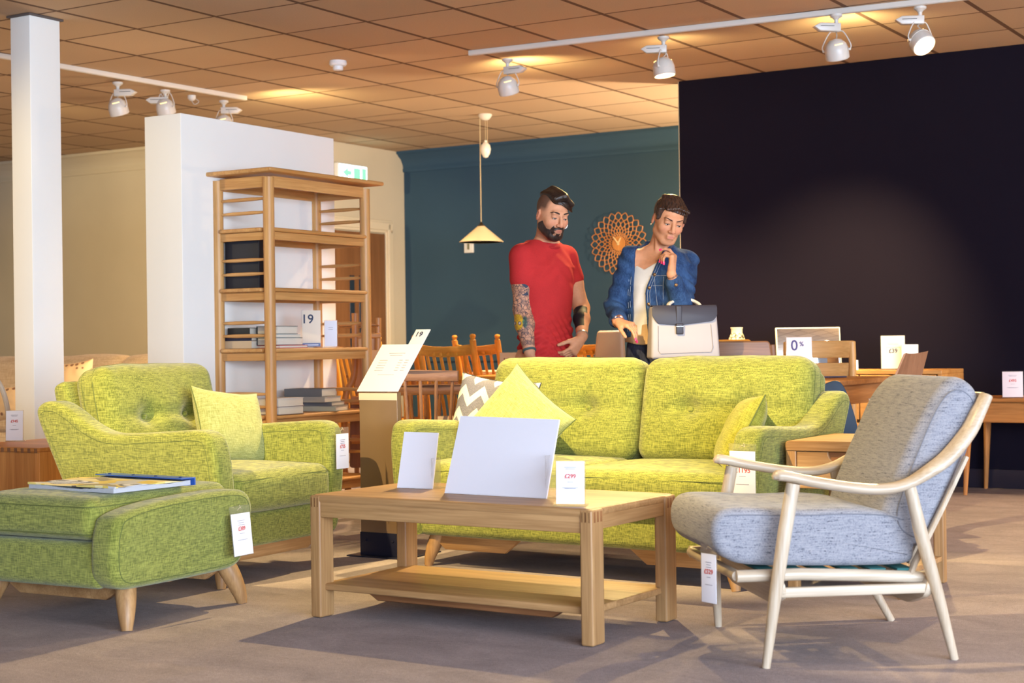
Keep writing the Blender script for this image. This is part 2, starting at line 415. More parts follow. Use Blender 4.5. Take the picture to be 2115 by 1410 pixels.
# exit sign
ex = at(720, 359, 14.2); eu, ev = unroom(ex); kk = U_CREAM
t_ = (U_CREAM - 0) / unroom(at(720, 359, 1.) - np.array([0, 0, 0]))[0]; pE = at(720, 359, 1.); pE = np.array([pE[0] * t_, pE[1] * t_, ZC + (pE[2] - ZC) * t_])
ex = thing('exit_sign', 'lit green and white emergency exit sign high on the cream wall', 'exit sign', pE); ex.rotation_euler = (0, 0, RROT)
q = MB(); q.box((.001, -.22, -.085), (.05, .22, .085), .01); q.build('housing', plain('white_plastic', (225, 225, 225), .4), ex)
q = MB(); q.box((.05, -.205, -.072), (.056, .205, .072), .004); q.build('lit_panel', plain('exit_white', (225, 255, 246), .5, emit=5.), ex)
q = MB(); q.box((.0565, .0, -.05), (.058, .1, .05), .001); q.box((.0565, .125, -.055), (.058, .19, .055), .001); q.pad([(-.16, 0), (-.08, .05), (-.08, .02), (-.03, .02), (-.03, -.02), (-.08, -.02), (-.08, -.05)], .001, .0003, 1, fn=lambda a, b, c: (.0572 + c, a, b))
q.build('green_pictogram', plain('exit_green', (110, 205, 150), .5, emit=1.6), ex)
# smoke detector
sd = at(698, 132, 10.3); kx = (CEIL - ZC) / (at(698, 126, 1.)[2] - ZC); pS = at(698, 126, kx)
t = thing('smoke_detector', 'round white smoke detector on the ceiling tiles', 'smoke detector', (pS[0], pS[1], CEIL))
WP = plain('white_plastic', (225, 225, 225), .4)
MB().lathe([(.055, 0), (.058, -.02), (.05, -.032), (.03, -.034)]).build('base', WP, t)
MB().lathe([(.032, -.03), (.034, -.05), (.03, -.06), (.012, -.064), (0, -.064)]).build('sensor_cap', WP, t)
# thermostat on the blue wall
def onwall(px, py, v):
    r = at(px, py, 1.); uu, vv = unroom(r); return at(px, py, v / vv)
pt_ = onwall(970, 511, V_BLUE); t = thing('thermostat', 'small white wall controller behind the hanging lamp', 'thermostat', pt_); t.rotation_euler = (0, 0, RROT)
q = MB(); q.box((-.05, -.02, -.05), (.05, -.0005, .05), .004); q.build('plate', WP, t)
q = MB(); q.box((-.012, -.024, -.02), (.01, -.019, .035), .002); q.build('display', plain('lcd_olive', (110, 110, 84), .3), t)

# ------------------------------------------------------------------ lighting tracks and spotlights
WM = plain('white_metal', (215, 208, 198), .35); WM2 = plain('white_metal_cable', (190, 180, 168), .5); BLK = plain('black_slot', (24, 22, 24), .5)
def ceilpt(px, py, drop=0.):
    r = at(px, py, 1.); k = (CEIL - drop - ZC) / (r[2] - ZC); return at(px, py, k)
def track(a, b, label, ext=0., group='white lighting tracks on the ceiling'):
    A = ceilpt(*a, .03); B = ceilpt(*b, .03); d = B - A; L = np.linalg.norm(d) ; ang = math.degrees(math.atan2(d[1], d[0]))
    o = MB(); o.box((0, -.018, 0), (L + ext, .018, .0295), .002); o.box((.0, -.006, -.0015), (L + ext, .006, .001), .0005)
    o = o.build('lighting_track', WM); o.location = A; o.rotation_euler = (0, 0, math.radians(ang)); return tag(o, label, 'lighting track', group)
track((970, 115), (1930, 7), 'long white lighting track carrying four spotlights on the right', 1.2)
track((507, 207), (0, 120), 'white lighting track running over the white block at the left', 1.5)
LENS = plain('lamp_glow', (255, 226, 170), .4, emit=28.); GLOW = plain('lamp_slit', (255, 214, 130), .4, emit=2.5)
def spotlamp(px, py, top, label, az, tilt, lit, box=(-1, 0), z0=None):
    "px,py: centre of the head; top: pixel of the foot on the track"
    T = ceilpt(*top, .03); Y = T[1]
    H = at(px, py, Y); t = thing('track_spotlight', label, 'spotlight', (T[0], T[1], CEIL - .03), 0, 'track spotlights')
    dz = H[2] - (CEIL - .03)
    q = MB(); q.lathe([(.035, 0), (.035, -.012), (.022, -.02), (.012, -.03), (.011, -.055)], 14); q.build('track_adapter', WM, t)
    q = MB(); zz = -.05
    ba = math.radians(box[0])
    q.pad([(0.02, -.026), (.02, .02), (-.1, .02), (-.135, 0), (-.1, -.026)], .045, .006, 2, fn=lambda a, b, c: (a, c, b), T=TR(0, 0, zz - .02) @ RZ(box[0]))
    q.build('driver_box', WM, t)
    q = MB(); q.box((-.1, -.024, .0), (-.02, .024, .003), .001, T=TR(0, 0, zz - .02) @ RZ(box[0])); q.build('black_slot', BLK, t)
    R = .066
    yoke = MB(); a = RZ(az)
    for s in (-1, 1):
        yoke.tube(spl([(0, s * .006, zz - .045), (0, s * .04, dz + .1), (0, s * (R + .014), dz + .03), (0, s * (R + .013), dz)], 6), .0035, 6, T=a)
        yoke.rbox((0, s * (R + .008), dz), (.014, .014, .014), .004, T=a)
    yoke.build('yoke', WM, t)
    M4 = a @ TR(0, 0, dz) @ RY(tilt)
    h = MB(); h.lathe([(0, R), (R * .5, R * .87), (R * .87, R * .5), (R, 0), (R, -.045), (R - .004, -.05), (R - .008, -.045), (R - .008, -.03)], 24, T=M4); hd = h.build('lamp_head', WM, t)
    q = MB(); q.lathe([(R + .0008, -.002), (R + .0015, 0), (R + .0008, .002)], 24, T=M4 @ RY(-12))
    q.build('trim_ring', WM, t)
    q = MB()
    for s in (-1, 1):
        q.tube([tuple(Vector((math.sin(x) * R * .93 * math.cos(.9), s * R * .93 * math.sin(.9) + math.sin(x) * 0, 0)).normalized() * (R + .001)) if 0 else
                (s * math.cos(x) * R * .80, s * math.sin(x) * R * .80, R * .615) for x in (.2, .5, .8, 1.1)], .0026, 6, T=M4)
    q.build('light_slit', GLOW, t)
    q = MB(); q.lathe([(0, -.034), (R - .009, -.034)], 24, T=M4); q.lathe([(R - .009, -.0345), (0, -.0345)], 24, T=M4); q.build('lens', LENS if lit else plain('lamp_lens_warm', (240, 200, 140), .3, emit=3.), t)
    q = MB(); q.tube(spl([(0, 0, zz - .04), (.02, .01, dz + .11), (-.012, -.006, dz + .085), (0, 0, dz + R)], 6), .003, 6, T=a); q.build('cable', WM2, t)
    return t, Vector((T[0], T[1], H[2]))
sp1 = spotlamp(1050, 178, (1048, 122), 'white spotlight facing away at the near end of the right track', 60, -25, 0, (150,))
sp2 = spotlamp(1371, 140, (1370, 76), 'lit white spotlight pointing straight down, second on the right track', 150, 8, 1, (-10,))
sp3 = spotlamp(1732, 104, (1727, 30), 'white spotlight turned away with looped cable, third on the right track', 60, -22, 0, (10,))
sp4 = spotlamp(1912, 84, (1900, 14), 'glaring spotlight tilted towards the viewer, last on the right track', -65, -44, 1, (-5,))
spotlamp(247, 222, (243, 170), 'white spotlight facing away beside the pillar on the left track', 60, -22, 0, (170,))
spotlamp(344, 222, (341, 186), 'spotlight on the left track half hidden by the top of the white block', 60, -22, 0, (0,))
spotlamp(468, 255, (462, 208), 'spotlight at the far end of the left track mostly behind the white block', 60, -22, 0, (180,))
# spare adapter on the left track
T = ceilpt(396, 197, .03); t = thing('track_socket', 'small empty socket with cable loop on the left track', 'track socket', T)
MB().lathe([(.03, 0), (.03, -.02), (.02, -.035), (.008, -.04)], 14).build('socket', WM, t)
MB().tube(spl([(.02, 0, -.02), (.05, 0, -.045), (.02, 0, -.065), (0, 0, -.04)], 6), .003, 6).build('cable', WM2, t)
# the beams of the visible lamps
def beam(name, s, target, power, ang, blend=.5): 
    p = s[1] if isinstance(s, tuple) else Vector(s); d = (Vector(target) - p).normalized(); spot(name, p + d * .075, target, power, ang, blend)
beam('beam_a', sp1, room(-6.5, 12.2, 1.2), 190, 60)
beam('beam_b', sp2, (-.5, 6.0, 0), 260, 52)
beam('beam_c', sp3, room(-3.7, 10.1, .9), 800, 60, 1.)
beam('beam_d', sp4, (.9, 4.6, .1), 420, 62)
# upward spots added to warm the ceiling, standing in for spill from lamp vents
for nm, p, pw in (('spill_a', sp1[1], 30), ('spill_b', sp2[1], 8), ('spill_c', sp3[1], 22), ('spill_d', Vector(ceilpt(650, 207)) + Vector((-.24, -.6, -.3)), 26), ):
    spot(nm, p + Vector((.05, .10, .0)), tuple(p + Vector((.6, 1.5, .75))), pw, 150, 1.)
beam('fill_far_wall', Vector((-3.7, 10.7, 2.6)), room(-10, 10.6, 1.1), 290, 75)  # unseen spot added to brighten the far wall, apart from any lamp head
# ------------------------------------------------------------------ hanging pendant lamp
P = ceilpt(1002, 236); PN = thing('pendant_lamp', 'white rise and fall pendant lamp with conical glass shade', 'pendant lamp', (P[0], P[1], CEIL))
CE = plain('white_ceramic', (236, 226, 208), .2); Yp = P[1]; X0 = P[0]
MB().lathe([(.055, 0), (.056, -.012), (.045, -.03), (.03, -.045), (.01, -.05)], 20).build('ceiling_rose', CE, PN)
def pz(py): return at(1000, py, Yp)[2] - CEIL
def px_(px): return at(px, 400, Yp)[0] - X0
w_ = MB(); zc_ = pz(308); w_.lathe([(0, zc_ - .072), (.018, zc_ - .066), (.036, zc_ - .035), (.043, zc_), (.036, zc_ + .032), (.02, zc_ + .05), (.012, zc_ + .056), (.012, zc_ + .07), (0, zc_ + .072)], 20); w_.build('counterweight', CE, PN)
q = MB(); xa = px_(993)
q.tube([(xa + .0, 0, -.03), (xa, 0, pz(462))], .0035, 6); q.tube([(.0, 0, -.04), (.0, 0, zc_ + .06)], .002, 6); q.tube([(.015, 0, -.04), (.015, 0, zc_ + .05)], .002, 6)
q.build('cord', plain('cream_flex', (206, 184, 140), .6), PN)
zs = pz(500); zt = pz(467)
q = MB(); q.lathe([(.176, zs), (.178, zs + .004), (.165, zs + .014), (.03, zt), (.022, zt + .004), (.03, zt - .006), (.16, zs + .006), (.17, zs)], 36, T=TR(xa, 0, 0)); q.build('lamp_shade', plain('opal_glass', (236, 214, 172), .25), PN)
q = MB(); q.lathe([(.03, zt - .004), (.032, zt + .006), (.018, zt + .012), (.008, zt + .03), (.004, zt + .035)], 16, T=TR(xa, 0, 0)); q.build('gallery', plain('bronze', (70, 56, 40), .35, .7), PN)
# ------------------------------------------------------------------ wall clock: a flower of wooden loops
pc = onwall(1281, 503, V_BLUE); CK = thing('wall_clock', 'openwork wooden sunflower wall clock behind the couple', 'clock', pc); CK.rotation_euler = (0, 0, RROT)
q = MB(); WC = wood('clock_plywood', (176, 112, 56), (206, 146, 84), axis=2)
NP = 24; Rm = .275
for k in range(NP):
    a0 = 2 * math.pi * k / NP
    for s in (-1, 1):
        pts = []
        for i in range(33):
            f = i / 32; r = .05 + (Rm - .05) * f
            wv = abs(math.sin(math.pi * 4 * f ** .75)) if 0 else 0
            # loops widen outwards
            th = s * (math.pi / NP) * math.cos(math.pi * 4.5 * (f ** .62)) * (1 if f < .97 else 1)
            pts.append((r * math.sin(a0 + th * (1.0)), -.03, r * math.cos(a0 + th)))
        q.tube(pts, .0036, 4, up=(0, 1, 0))
q.build('petal_lattice', WC, CK)
q = MB(); q.lathe([(.062, -.006), (.062, .006), (0, .006)], 28, T=TR(0, -.03, 0) @ RX(90)); q.lathe([(0, -.006), (.062, -.006)], 28, T=TR(0, -.03, 0) @ RX(90)); q.build('dial', WC, CK)
q = MB()
for ang, L in ((-38, .075), (28, .055)):
    q.pad([(-.007, -.015), (.007, -.015), (.004, L), (-.004, L)], .003, .001, 1, fn=lambda a, b, c: (a, -.042 + c, b), T=RY(ang))
q.build('hand', plain('cream_hand', (235, 215, 170), .4), CK)
q = MB(); q.box((-.01, -.03, -.01), (.01, -.0005, .01)); q.build('wall_mount', BLK, CK)
# ================================================================== green upholstered suite
GREEN = fabric('lime_weave', (90, 96, 36), (162, 164, 76), 400., .5, .4, cc=(146, 152, 82))
SEAM = plain('olive_piping', (96, 104, 50), .9)
SUITE = dict(name='lime')
ARM = [(.02, .585), (.05, .622), (.12, .632), (.3, .622), (.5, .612), (.6, .622), (.69, .66), (.76, .705), (.83, .738), (.895, .742), (.94, .722), (.952, .68), (.915, .58), (.83, .38), (.75, .19), (.71, .145), (.6, .138), (.1, .138), (.035, .15), (.012, .2), (.0, .34), (.002, .5)]
def lean(side, z): return side * (z - .60) * .10
def sofa_body(t, W, nseat, nback, depth=1.):
    hw = W / 2; ta = .115
    sc = lambda y: y if y < .5 else .5 + (y - .5) * depth
    out = spl([(sc(y), z) for y, z in ARM], 4, True)
    for s in (-1, 1):
        q = MB(); q.pad(out, ta, .030, 5, cap=5, fn=lambda a, b, c: (s * (hw - ta / 2) + c + lean(s, b), a, b)); arm = q.build('armrest', GREEN, t, 60)
        # stitched seam along the outer side of the arm
        ins = []
        P = [Vector(p) for p in out]
        for i in range(len(P)):
            d = (P[(i + 1) % len(P)] - P[i - 1]).normalized(); ins.append(P[i] - Vector((d.y, -d.x)) * (.04 if 1 else 0) * (-1 if sum(P[k].x * P[(k + 1) % len(P)].y - P[(k + 1) % len(P)].x * P[k].y for k in range(len(P))) < 0 else 1))
        q = MB()
        for sd in (-1, 1):
            q.tube([(s * (hw - ta / 2) + sd * (ta / 2 - .0005) + lean(s, b), a, b) for a, b in ins + ins[:1]], .0016, 5)
        q.build('piping', SEAM, arm)
    # plinth
    q = MB(); q.rbox((0, .43, .215), (W - 2 * ta + .03, .80, .155), .035, 3, (10, 3, 1), f=lambda x, y, z: (x * (1 - .04 * (.08 - z) / .08 * .5), y + (.012 if y < 0 and z < 0 else 0), z)); q.build('plinth', GREEN, t, 60)
    # back shell leaning between the arms
    q = MB(); q.pad(rpoly([(.72, .15), (.80, .15), (sc(.97), .80), (sc(.90), .83), (.78, .5)], .03), W - 2 * ta + .02, .02, 3, fn=lambda a, b, c: (c, a, b), cap=3); q.build('back_shell', GREEN, t, 60)
    # seat cushions
    wi = (W - 2 * ta) ; sw = wi / nseat
    for i in range(nseat):
        cx = -wi / 2 + sw * (i + .5)
        def f(x, y, z, hx=sw / 2):
            u, v = x / hx, y / .33
            z2 = z + (.022 * max(0, 1 - u * u) * max(0, 1 - v * v) if z > 0 else 0)
            return x, y - .012 * (1 - u * u) * (1 if y < 0 else 0), z2
        q = MB(); q.rbox((cx, .325, .368), (sw - .004, .66, .168), .055, 5, (14, 8, 2), f=f); c = q.build('seat_cushion', GREEN, t, 60)
        q = MB()
        for zz in (.055,):
            L = [(x, y) for x, y in rpoly([(-sw / 2 + .004, -.33), (sw / 2 - .004, -.33), (sw / 2 - .004, .3), (-sw / 2 + .004, .3)], .06, 5)]
            q.tube([(cx + x * .995, .325 + y * 1.0 - .010 * max(0, 1 - (2 * x / sw) ** 2) * (1 if y < -.3 else 0), .368 + zz) for x, y in L + L[:1]], .0017, 5)
        q.build('piping', SEAM, c)
    # back cushions
    bw = (W - (.16 if nback == 2 else .17)) / nback
    for i in range(nback):
        cx = -bw * nback / 2 + bw * (i + .5) + (.02 if nback == 1 else 0); hx = bw / 2; bt = [(-hx * .36, .0), (hx * .36, .0)]
        def f(x, y, z):
            u, v = x / hx, z / .245
            y2 = y
            if y < 0:
                y2 -= .035 * max(0, 1 - u * u) * max(0, 1 - abs(v) ** 2.4)
                for bx, bz in bt:
                    y2 += .045 * math.exp(-((x - bx) ** 2 + (z - bz) ** 2) / .0028)
                y2 += .016 * math.exp(-((z - bt[0][1]) / .028) ** 2) * max(0, 1 - abs(u) ** 3)
                y2 += .004 * mnoise.noise(Vector((x * 7, z * 6, cx * 5))) * (1 - abs(u)) + .003 * mnoise.noise(Vector((x * 18, z * 9, cx * 9)))
            z2 = z * (1 - .03 * abs(u) ** 4) + (.006 * mnoise.noise(Vector((x * 9, 3, cx))) if z > .2 else 0)
            x2 = x * (1 - .02 * abs(v) ** 4)
            a = math.radians(-13); 
            return x2, y2 * math.cos(a) - z2 * math.sin(a), y2 * math.sin(a) + z2 * math.cos(a)
        q = MB(); q.rbox((cx, .735, .650), (bw - .006, .19, .48), .07, 5, (34, 2, 30), f=f); c = q.build('back_cushion', GREEN, t, 70)
        q = MB(); L = rpoly([(-hx + .003, -.24), (hx - .003, -.24), (hx - .003, .24), (-hx + .003, .24)], .085, 8); L = [tuple(Vector(L[i]).lerp(Vector(L[(i + 1) % len(L)]), t)) for i in range(len(L)) for t in ((0,) if (Vector(L[i]) - Vector(L[(i + 1) % len(L)])).length < .05 else (0, .2, .4, .6, .8))]
        for yy in (-.03, .03):
            q.tube([(cx + p[0], .735 + p[1], .650 + p[2]) for p in (f(x, yy, z) for x, z in L + L[:1])], .0020, 5)
        q.build('piping', SEAM, c)
        for bx, bz in bt:
            p = f(bx, -.096, bz); q = MB(); q.lathe([(.0, .009), (.009, .007), (.014, .002), (.0145, -.004), (.01, -.008)], 14, T=TR(cx + p[0], .735 + p[1] - .006, .650 + p[2]) @ RX(90 + 13)); q.build('button', GREEN, c)
def peg(t, x, y, dx, dy, top=.16, name='leg', r=.034, mat=None):
    q = MB(); n = 8; path = []; rad = []
    for i in range(n + 1):
        f = i / n; z = top * (1 - f); path.append((x - dx * (1 - f) ** 1.4, y - dy * (1 - f) ** 1.4, z)); rad.append(r * (.98 + .10 * math.sin(f * 2.4)) * (1 - .52 * f ** 1.6))
    q.tube(path, rad, 16); return q.build(name, mat or oak(2), t)
def rail(t, p0, p1, h=.05, th=.025, z1=.145):
    a = Vector(p0); b = Vector(p1); d = (b - a); L = d.length; ang = math.degrees(math.atan2(d.y, d.x))
    q = MB(); q.pad([(0, 0), (L, 0), (L - .09, -h), (.09, -h)], th, .004, 2, fn=lambda x, z, c: (x, c, z), T=TR(a.x, a.y, z1) @ RZ(ang)); return q.build('leg_rail', oak(0), t)

# armchair
t = thing('armchair', 'lime green upholstered armchair with one throw cushion, facing right', 'armchair', (-.948, 6.546), 61, 'lime green suite')
sofa_body(t, .90, 1, 1, 1.0)
for sx in (-1, 1):
    for y, dy in ((.045, -.03), (.70, .05)): peg(t, sx * .365, y, sx * .045, dy)
rail(t, (-.32, .07, 0), (.32, .07, 0)); rail(t, (-.32, .66, 0), (.32, .66, 0))
# sofa
S = thing('sofa', 'lime green two seater sofa with buttoned back cushions', 'sofa', (.178, 6.351), -34, 'lime green suite')
sofa_body(S, 1.76, 2, 2, .88)
for sx in (-1, 1):
    for y, dy in ((.10, -.03), (.66, .05)): peg(S, sx * .735, y, sx * .05, dy)
rail(S, (-.74, .12, 0), (-.25, .12, 0), .07); rail(S, (.74, .12, 0), (.25, .12, 0), .07); rail(S, (-.68, .62, 0), (.68, .62, 0), .05)
# ottoman
OT = (-1.487, 5.756)
t = thing('footstool', 'lime green footstool with fabric side panels and splayed oak legs', 'footstool', OT, 61, 'lime green suite')
pan = spl([(-.345, .40), (-.2, .427), (.0, .438), (.2, .44), (.31, .425), (.355, .37), (.352, .3), (.33, .2), (.285, .15), (.15, .14), (-.2, .14), (-.32, .15), (-.365, .2), (-.378, .3), (-.372, .36)], 4, True)
for y0 in (-.345, .345):
    q = MB(); q.pad(pan, .115, .030, 5, cap=5, fn=lambda a, b, c: (a, y0 + c + (.10 * (b - .42) * (1 if y0 < 0 else -1) * (-1 if y0 < 0 else -1) * (1 if y0 < 0 else 1) if 0 else (-1 if y0 < 0 else 1) * (b - .42) * .12), b)); a = q.build('side_panel', GREEN, t, 60)
    q = MB(); L = [(x * .93, .29 + (z - .29) * .86) for x, z in pan]
    for sd in (-1, 1): q.tube([(x, y0 + sd * .0572 + (-1 if y0 < 0 else 1) * (z - .42) * .12, z) for x, z in L + L[:1]], .0016, 5)
    q.build('piping', SEAM, a)
q = MB(); q.rbox((-.01, 0, .225), (.70, .60, .16), .035, 3, (3, 3, 1)); q.build('plinth', GREEN, t, 60)
def f(x, y, z):
    u, v = x / .36, y / .29
    return x, y, z + (.02 * max(0, 1 - u * u) * max(0, 1 - v * v) if z > 0 else 0)
q = MB(); q.rbox((-.01, 0, .382), (.735, .575, .145), .05, 5, (12, 10, 2), f=f); c = q.build('seat_cushion', GREEN, t, 60)
q = MB()
for zz in (.425, .332):
    L = rpoly([(-.378, -.287), (.358, -.287), (.358, .287), (-.378, .287)], .055, 5); q.tube([(x * .995, y * .995, zz) for x, y in L + L[:1]], .0017, 5)
q.build('piping', SEAM, c)
for x, y, dx, dy in ((-.273, -.343, -.05, -.05), (.357, -.332, .05, -.05), (-.273, .33, -.05, .05), (.34, .33, .05, .05)): peg(t, x, y, dx, dy, .165, r=.037)
rail(t, (-.22, -.3, 0), (-.22, .29, 0), .055); rail(t, (.30, -.3, 0), (.30, .29, 0), .055)

# throw cushions
def pillow(name, label, C, X, Z, w, h, T_, mat, group, pipe=None, zig=False, pinch=.09):
    "C centre, X right, Z up vectors (world); built upright in its own frame"
    X = Vector(X).normalized(); Z = Vector(Z); Z = (Z - X * Z.dot(X)).normalized(); Y = Z.cross(X)
    M4 = Matrix((X, Y, Z)).transposed().to_4x4()
    n = 22; V = []; Fc = []
    def pt(i, j, s):
        u = -1 + 2 * i / n; v = -1 + 2 * j / n
        e = max(0, 1 - abs(u) ** 2.6) * max(0, 1 - abs(v) ** 2.6)
        th = T_ * .5 * e ** .55 + .004
        th += .006 * mnoise.noise(Vector((u * 3, v * 3, len(label)))) * e
        a = u * w / 2 * (1 - pinch * (1 - v * v) * abs(u) ** 3); b = v * h / 2 * (1 - pinch * (1 - u * u) * abs(v) ** 3)
        return (a, s * th, b)
    for s in (-1, 1):
        o = len(V)
        for i in range(n + 1):
            for j in range(n + 1): V.append(pt(i, j, s))
        for i in range(n):
            for j in range(n):
                a = o + i * (n + 1) + j; qd = (a, a + n + 1, a + n + 2, a + 1); Fc.append(qd if s < 0 else qd[::-1])
    bd = [(i, 0) for i in range(n)] + [(n, j) for j in range(n)] + [(n - i, n) for i in range(n)] + [(0, n - j) for j in range(n)]
    m_ = (n + 1) ** 2
    for k in range(len(bd)):
        i, j = bd[k]; i2, j2 = bd[(k + 1) % len(bd)]; Fc.append((i * (n + 1) + j, m_ + i * (n + 1) + j, m_ + i2 * (n + 1) + j2, i2 * (n + 1) + j2))
    q = MB(); q.add(V, Fc); o = q.build(name, mat, None, 70)
    M4.translation = Vector(C); o.matrix_world = M4
    tag(o, label, 'cushion', group)
    q = MB(); L = [tuple((Vector(pt(i, j, -1)) + Vector(pt(i, j, 1))) / 2 * 1.0) for i, j in bd]
    q.tube([tuple(Vector(p) * 1.003) for p in L + L[:1]], .0028, 6); q.build('piping', pipe or SEAM, o)
    return o
def W_(org, deg, p):
    a = math.radians(deg); return Vector((org[0] + p[0] * math.cos(a) - p[1] * math.sin(a), org[1] + p[0] * math.sin(a) + p[1] * math.cos(a), p[2]))
def D_(deg, p): return W_((0, 0), deg, p)
A0, A1 = (-.948, 6.546), 61; S0, S1 = (.178, 6.351), -34
CG = 'throw cushions on the lime suite'
LEMON = fabric('lemon_weave', (134, 138, 74), (180, 180, 116), 400., .4, .4)
pillow('throw_cushion', 'lime square cushion leaning in the far corner of the armchair', W_(A0, A1, (.215, .46, .60)), D_(A1, (1, -.12, -.12)), D_(A1, (.10, .33, 1)), .40, .36, .15, LEMON, CG, pinch=.1)
pillow('throw_cushion', 'lime cushion standing on its corner in front of the chevron cushion on the sofa', W_(S0, S1, (-.42, .33, .60)), D_(S1, (.80, -.12, -.58)), D_(S1, (.62, .30, .76)), .41, .40, .16, LEMON, CG)
# chevron cushion
t_ = NT('chevron_wool', .95, .1)
tc = t_.obj(); sx = t_.n('ShaderNodeSeparateXYZ'); t_.l(tc, 0, sx, 0)
def mth(op, a, b=None):
    o = t_.n('ShaderNodeMath', operation=op)
    for i, v in enumerate((a, b)):
        if v is None: continue
        if isinstance(v, tuple): t_.t.links.new(v[0].outputs[v[1]], o.inputs[i])
        else: o.inputs[i].default_value = v
    return (o, 0)
pp_ = mth('PINGPONG', mth('ADD', (sx, 0), 10.0), .06); zz = mth('ADD', (sx, 2), mth('MULTIPLY', pp_, 1.0)); fr_ = mth('FRACT', mth('MULTIPLY', mth('ADD', zz, 5.0), 1 / .105)); st_ = mth('GREATER_THAN', fr_, .57)
nz = t_.n('ShaderNodeTexNoise', Scale=300., Detail=2.); t_.l(t_.obj(), 0, nz, 'Vector')
g1 = t_.ramp(nz, 0, [(.3, lin((100, 100, 114))), (.7, lin((132, 130, 142)))]); g2 = t_.ramp(nz, 0, [(.3, lin((222, 212, 190))), (.7, lin((240, 232, 216)))])
mx = t_.mix((g1, 0), (g2, 0), st_); t_.l(mx, 2, t_.b, 'Base Color'); t_.bump(nz, 0, .4, .002)
pillow('throw_cushion', 'grey and cream chevron cushion with black piping at the left end of the sofa', W_(S0, S1, (-.635, .45, .612)), D_(S1, (1, -.10, -.10)), D_(S1, (.05, .25, 1)), .46, .40, .14, t_.m, CG, plain('navy_piping', (30, 32, 48), .8))
pillow('throw_cushion', 'lime cushion leaning against the right arm of the sofa', W_(S0, S1, (.63, .37, .585)), D_(S1, (.50, -.80, .05)), D_(S1, (.42, .22, .9)), .38, .34, .13, fabric('mustard_weave', (116, 118, 34), (166, 164, 70), 400., .5, .4), CG)

# ================================================================== price cards and signs
CARD = plain('white_card', (232, 230, 238), .55); ACR = None
t_ = NT('clear_acrylic', .05); t_.b.inputs['Transmission Weight'].default_value = .9; t_.b.inputs['Base Color'].default_value = (.9, .88, .86, 1); t_.b.inputs['IOR'].default_value = 1.2; t_.b.inputs['Alpha'].default_value = .35; ACR = t_.m
RED = plain('red_print', (200, 84, 70), .6); GREY = plain('grey_print', (150, 146, 156), .6); NAVY = plain('navy_print', (34, 44, 76), .6)
def lines(parent, w, rows, y, name='fine_print', mat=None, th=.0022):
    q = MB()
    for xx, zz, L in rows: q.box((xx - L / 2 * w, y - .0006, zz - th / 2), (xx + L / 2 * w, y, zz + th / 2), .0002, seg=1)
    return q.build(name, mat or GREY, parent)
def standcard(loc, rotz, w, h, price, label, cat='price card', group='price cards in clear stands', name='price_card', big=.2, col=None, foot=True, tilt=4, fz=.74, card=None):
    t = thing(name, label, cat, loc, rotz, group)
    if foot:
        q = MB(); q.box((-w * .56, -.03, 0), (w * .6, .03, .004), .001); q.box((-w / 2 - .003, -.003, .003), (w / 2 + .003, .003, h + .004), .001, T=RX(-tilt)); q.build('clear_stand', ACR, t)
    q = MB(); q.box((-w / 2, -.0048, .006), (w / 2, -.0035, h), .0004, T=RX(-tilt)); c = q.build('card', card or CARD, t)
    a = math.radians(90 - tilt * -1 * 1.0) if 0 else math.radians(90 - tilt)
    yo = lambda z: (-.0054 * math.cos(math.radians(tilt)) + z * math.sin(math.radians(tilt)))
    if price:
        text(price, h * big, col or RED, t, (0, yo(h * fz) - .0003, h * fz), (math.radians(90 - tilt), 0, 0), name='price')
        q = MB(); th = h * .006
        for zz, L in ((.86, .42), (.825, .34), (fz - .13, .2), (.40, .55), (.385, .4)): q.box((-L / 2 * w, -.0056, h * zz - th), (L / 2 * w, -.005, h * zz + th), .0002, seg=1, T=RX(-tilt))
        q.build('fine_print', GREY, t)
    return t
TZ = .4355
# coffee table
CT, CTR = (-.089 + .006, 5.50), -33.
t = thing('coffee_table', 'oak coffee table with lower shelf and rounded finger jointed corners', 'table', CT, CTR)
L2, D2 = .575, .288
q = MB(); q.rbox((0, 0, TZ - .016), (2 * L2 - .012, 2 * D2, .032), .014, 4); q.build('table_top', oak(0), t)
for sx in (-1, 1):
    for sy in (-1, 1):
        x, y = sx * (L2 - .0225), sy * (D2 - .0375)
        q = MB(); q.rbox((x, y, TZ / 2 - .001), (.046, .078, TZ - .006), .008, 3); lg = q.build('leg', oak(2), t)
        q = MB()
        for k in (-1, 0, 1):
            for e in (sx,): q.rbox((x, sy * (D2 - .004), TZ - .03), (.0001, .0001, .0001), .00001) if 0 else q.rbox((x + k * .013, sy * (D2 + .0), TZ - .028), (.007, .003, .034), .0008, 1)
            q.rbox((sx * (L2 + .0), y + k * .021, TZ - .028), (.003, .011, .034), .0008, 1)
        q.build('finger_joint', walnut(2), lg)
for sy in (-1, 1):
    q = MB(); q.rbox((0, sy * (D2 - .016), TZ - .052), (2 * L2 - .09, .024, .055), .003, 2); q.build('apron', oak(0), t)
for sx in (-1, 1):
    q = MB(); q.rbox((sx * (L2 - .02), 0, TZ - .048), (.026, 2 * D2 - .15, .045), .003, 2); q.build('apron', oak(1), t)
q = MB(); q.rbox((0, 0, .108), (2 * L2 - .04, 2 * D2 - .05, .024), .006, 2); q.build('shelf', oak(0), t)
for sy in (-1, 1):
    q = MB(); q.pad([(-.42, 0), (.42, 0), (.36, -.035), (-.36, -.035)], .03, .003, 1, fn=lambda a, b, c: (a, sy * .17 + c, .096 + b)); q.build('shelf_rail', walnut(0), t)
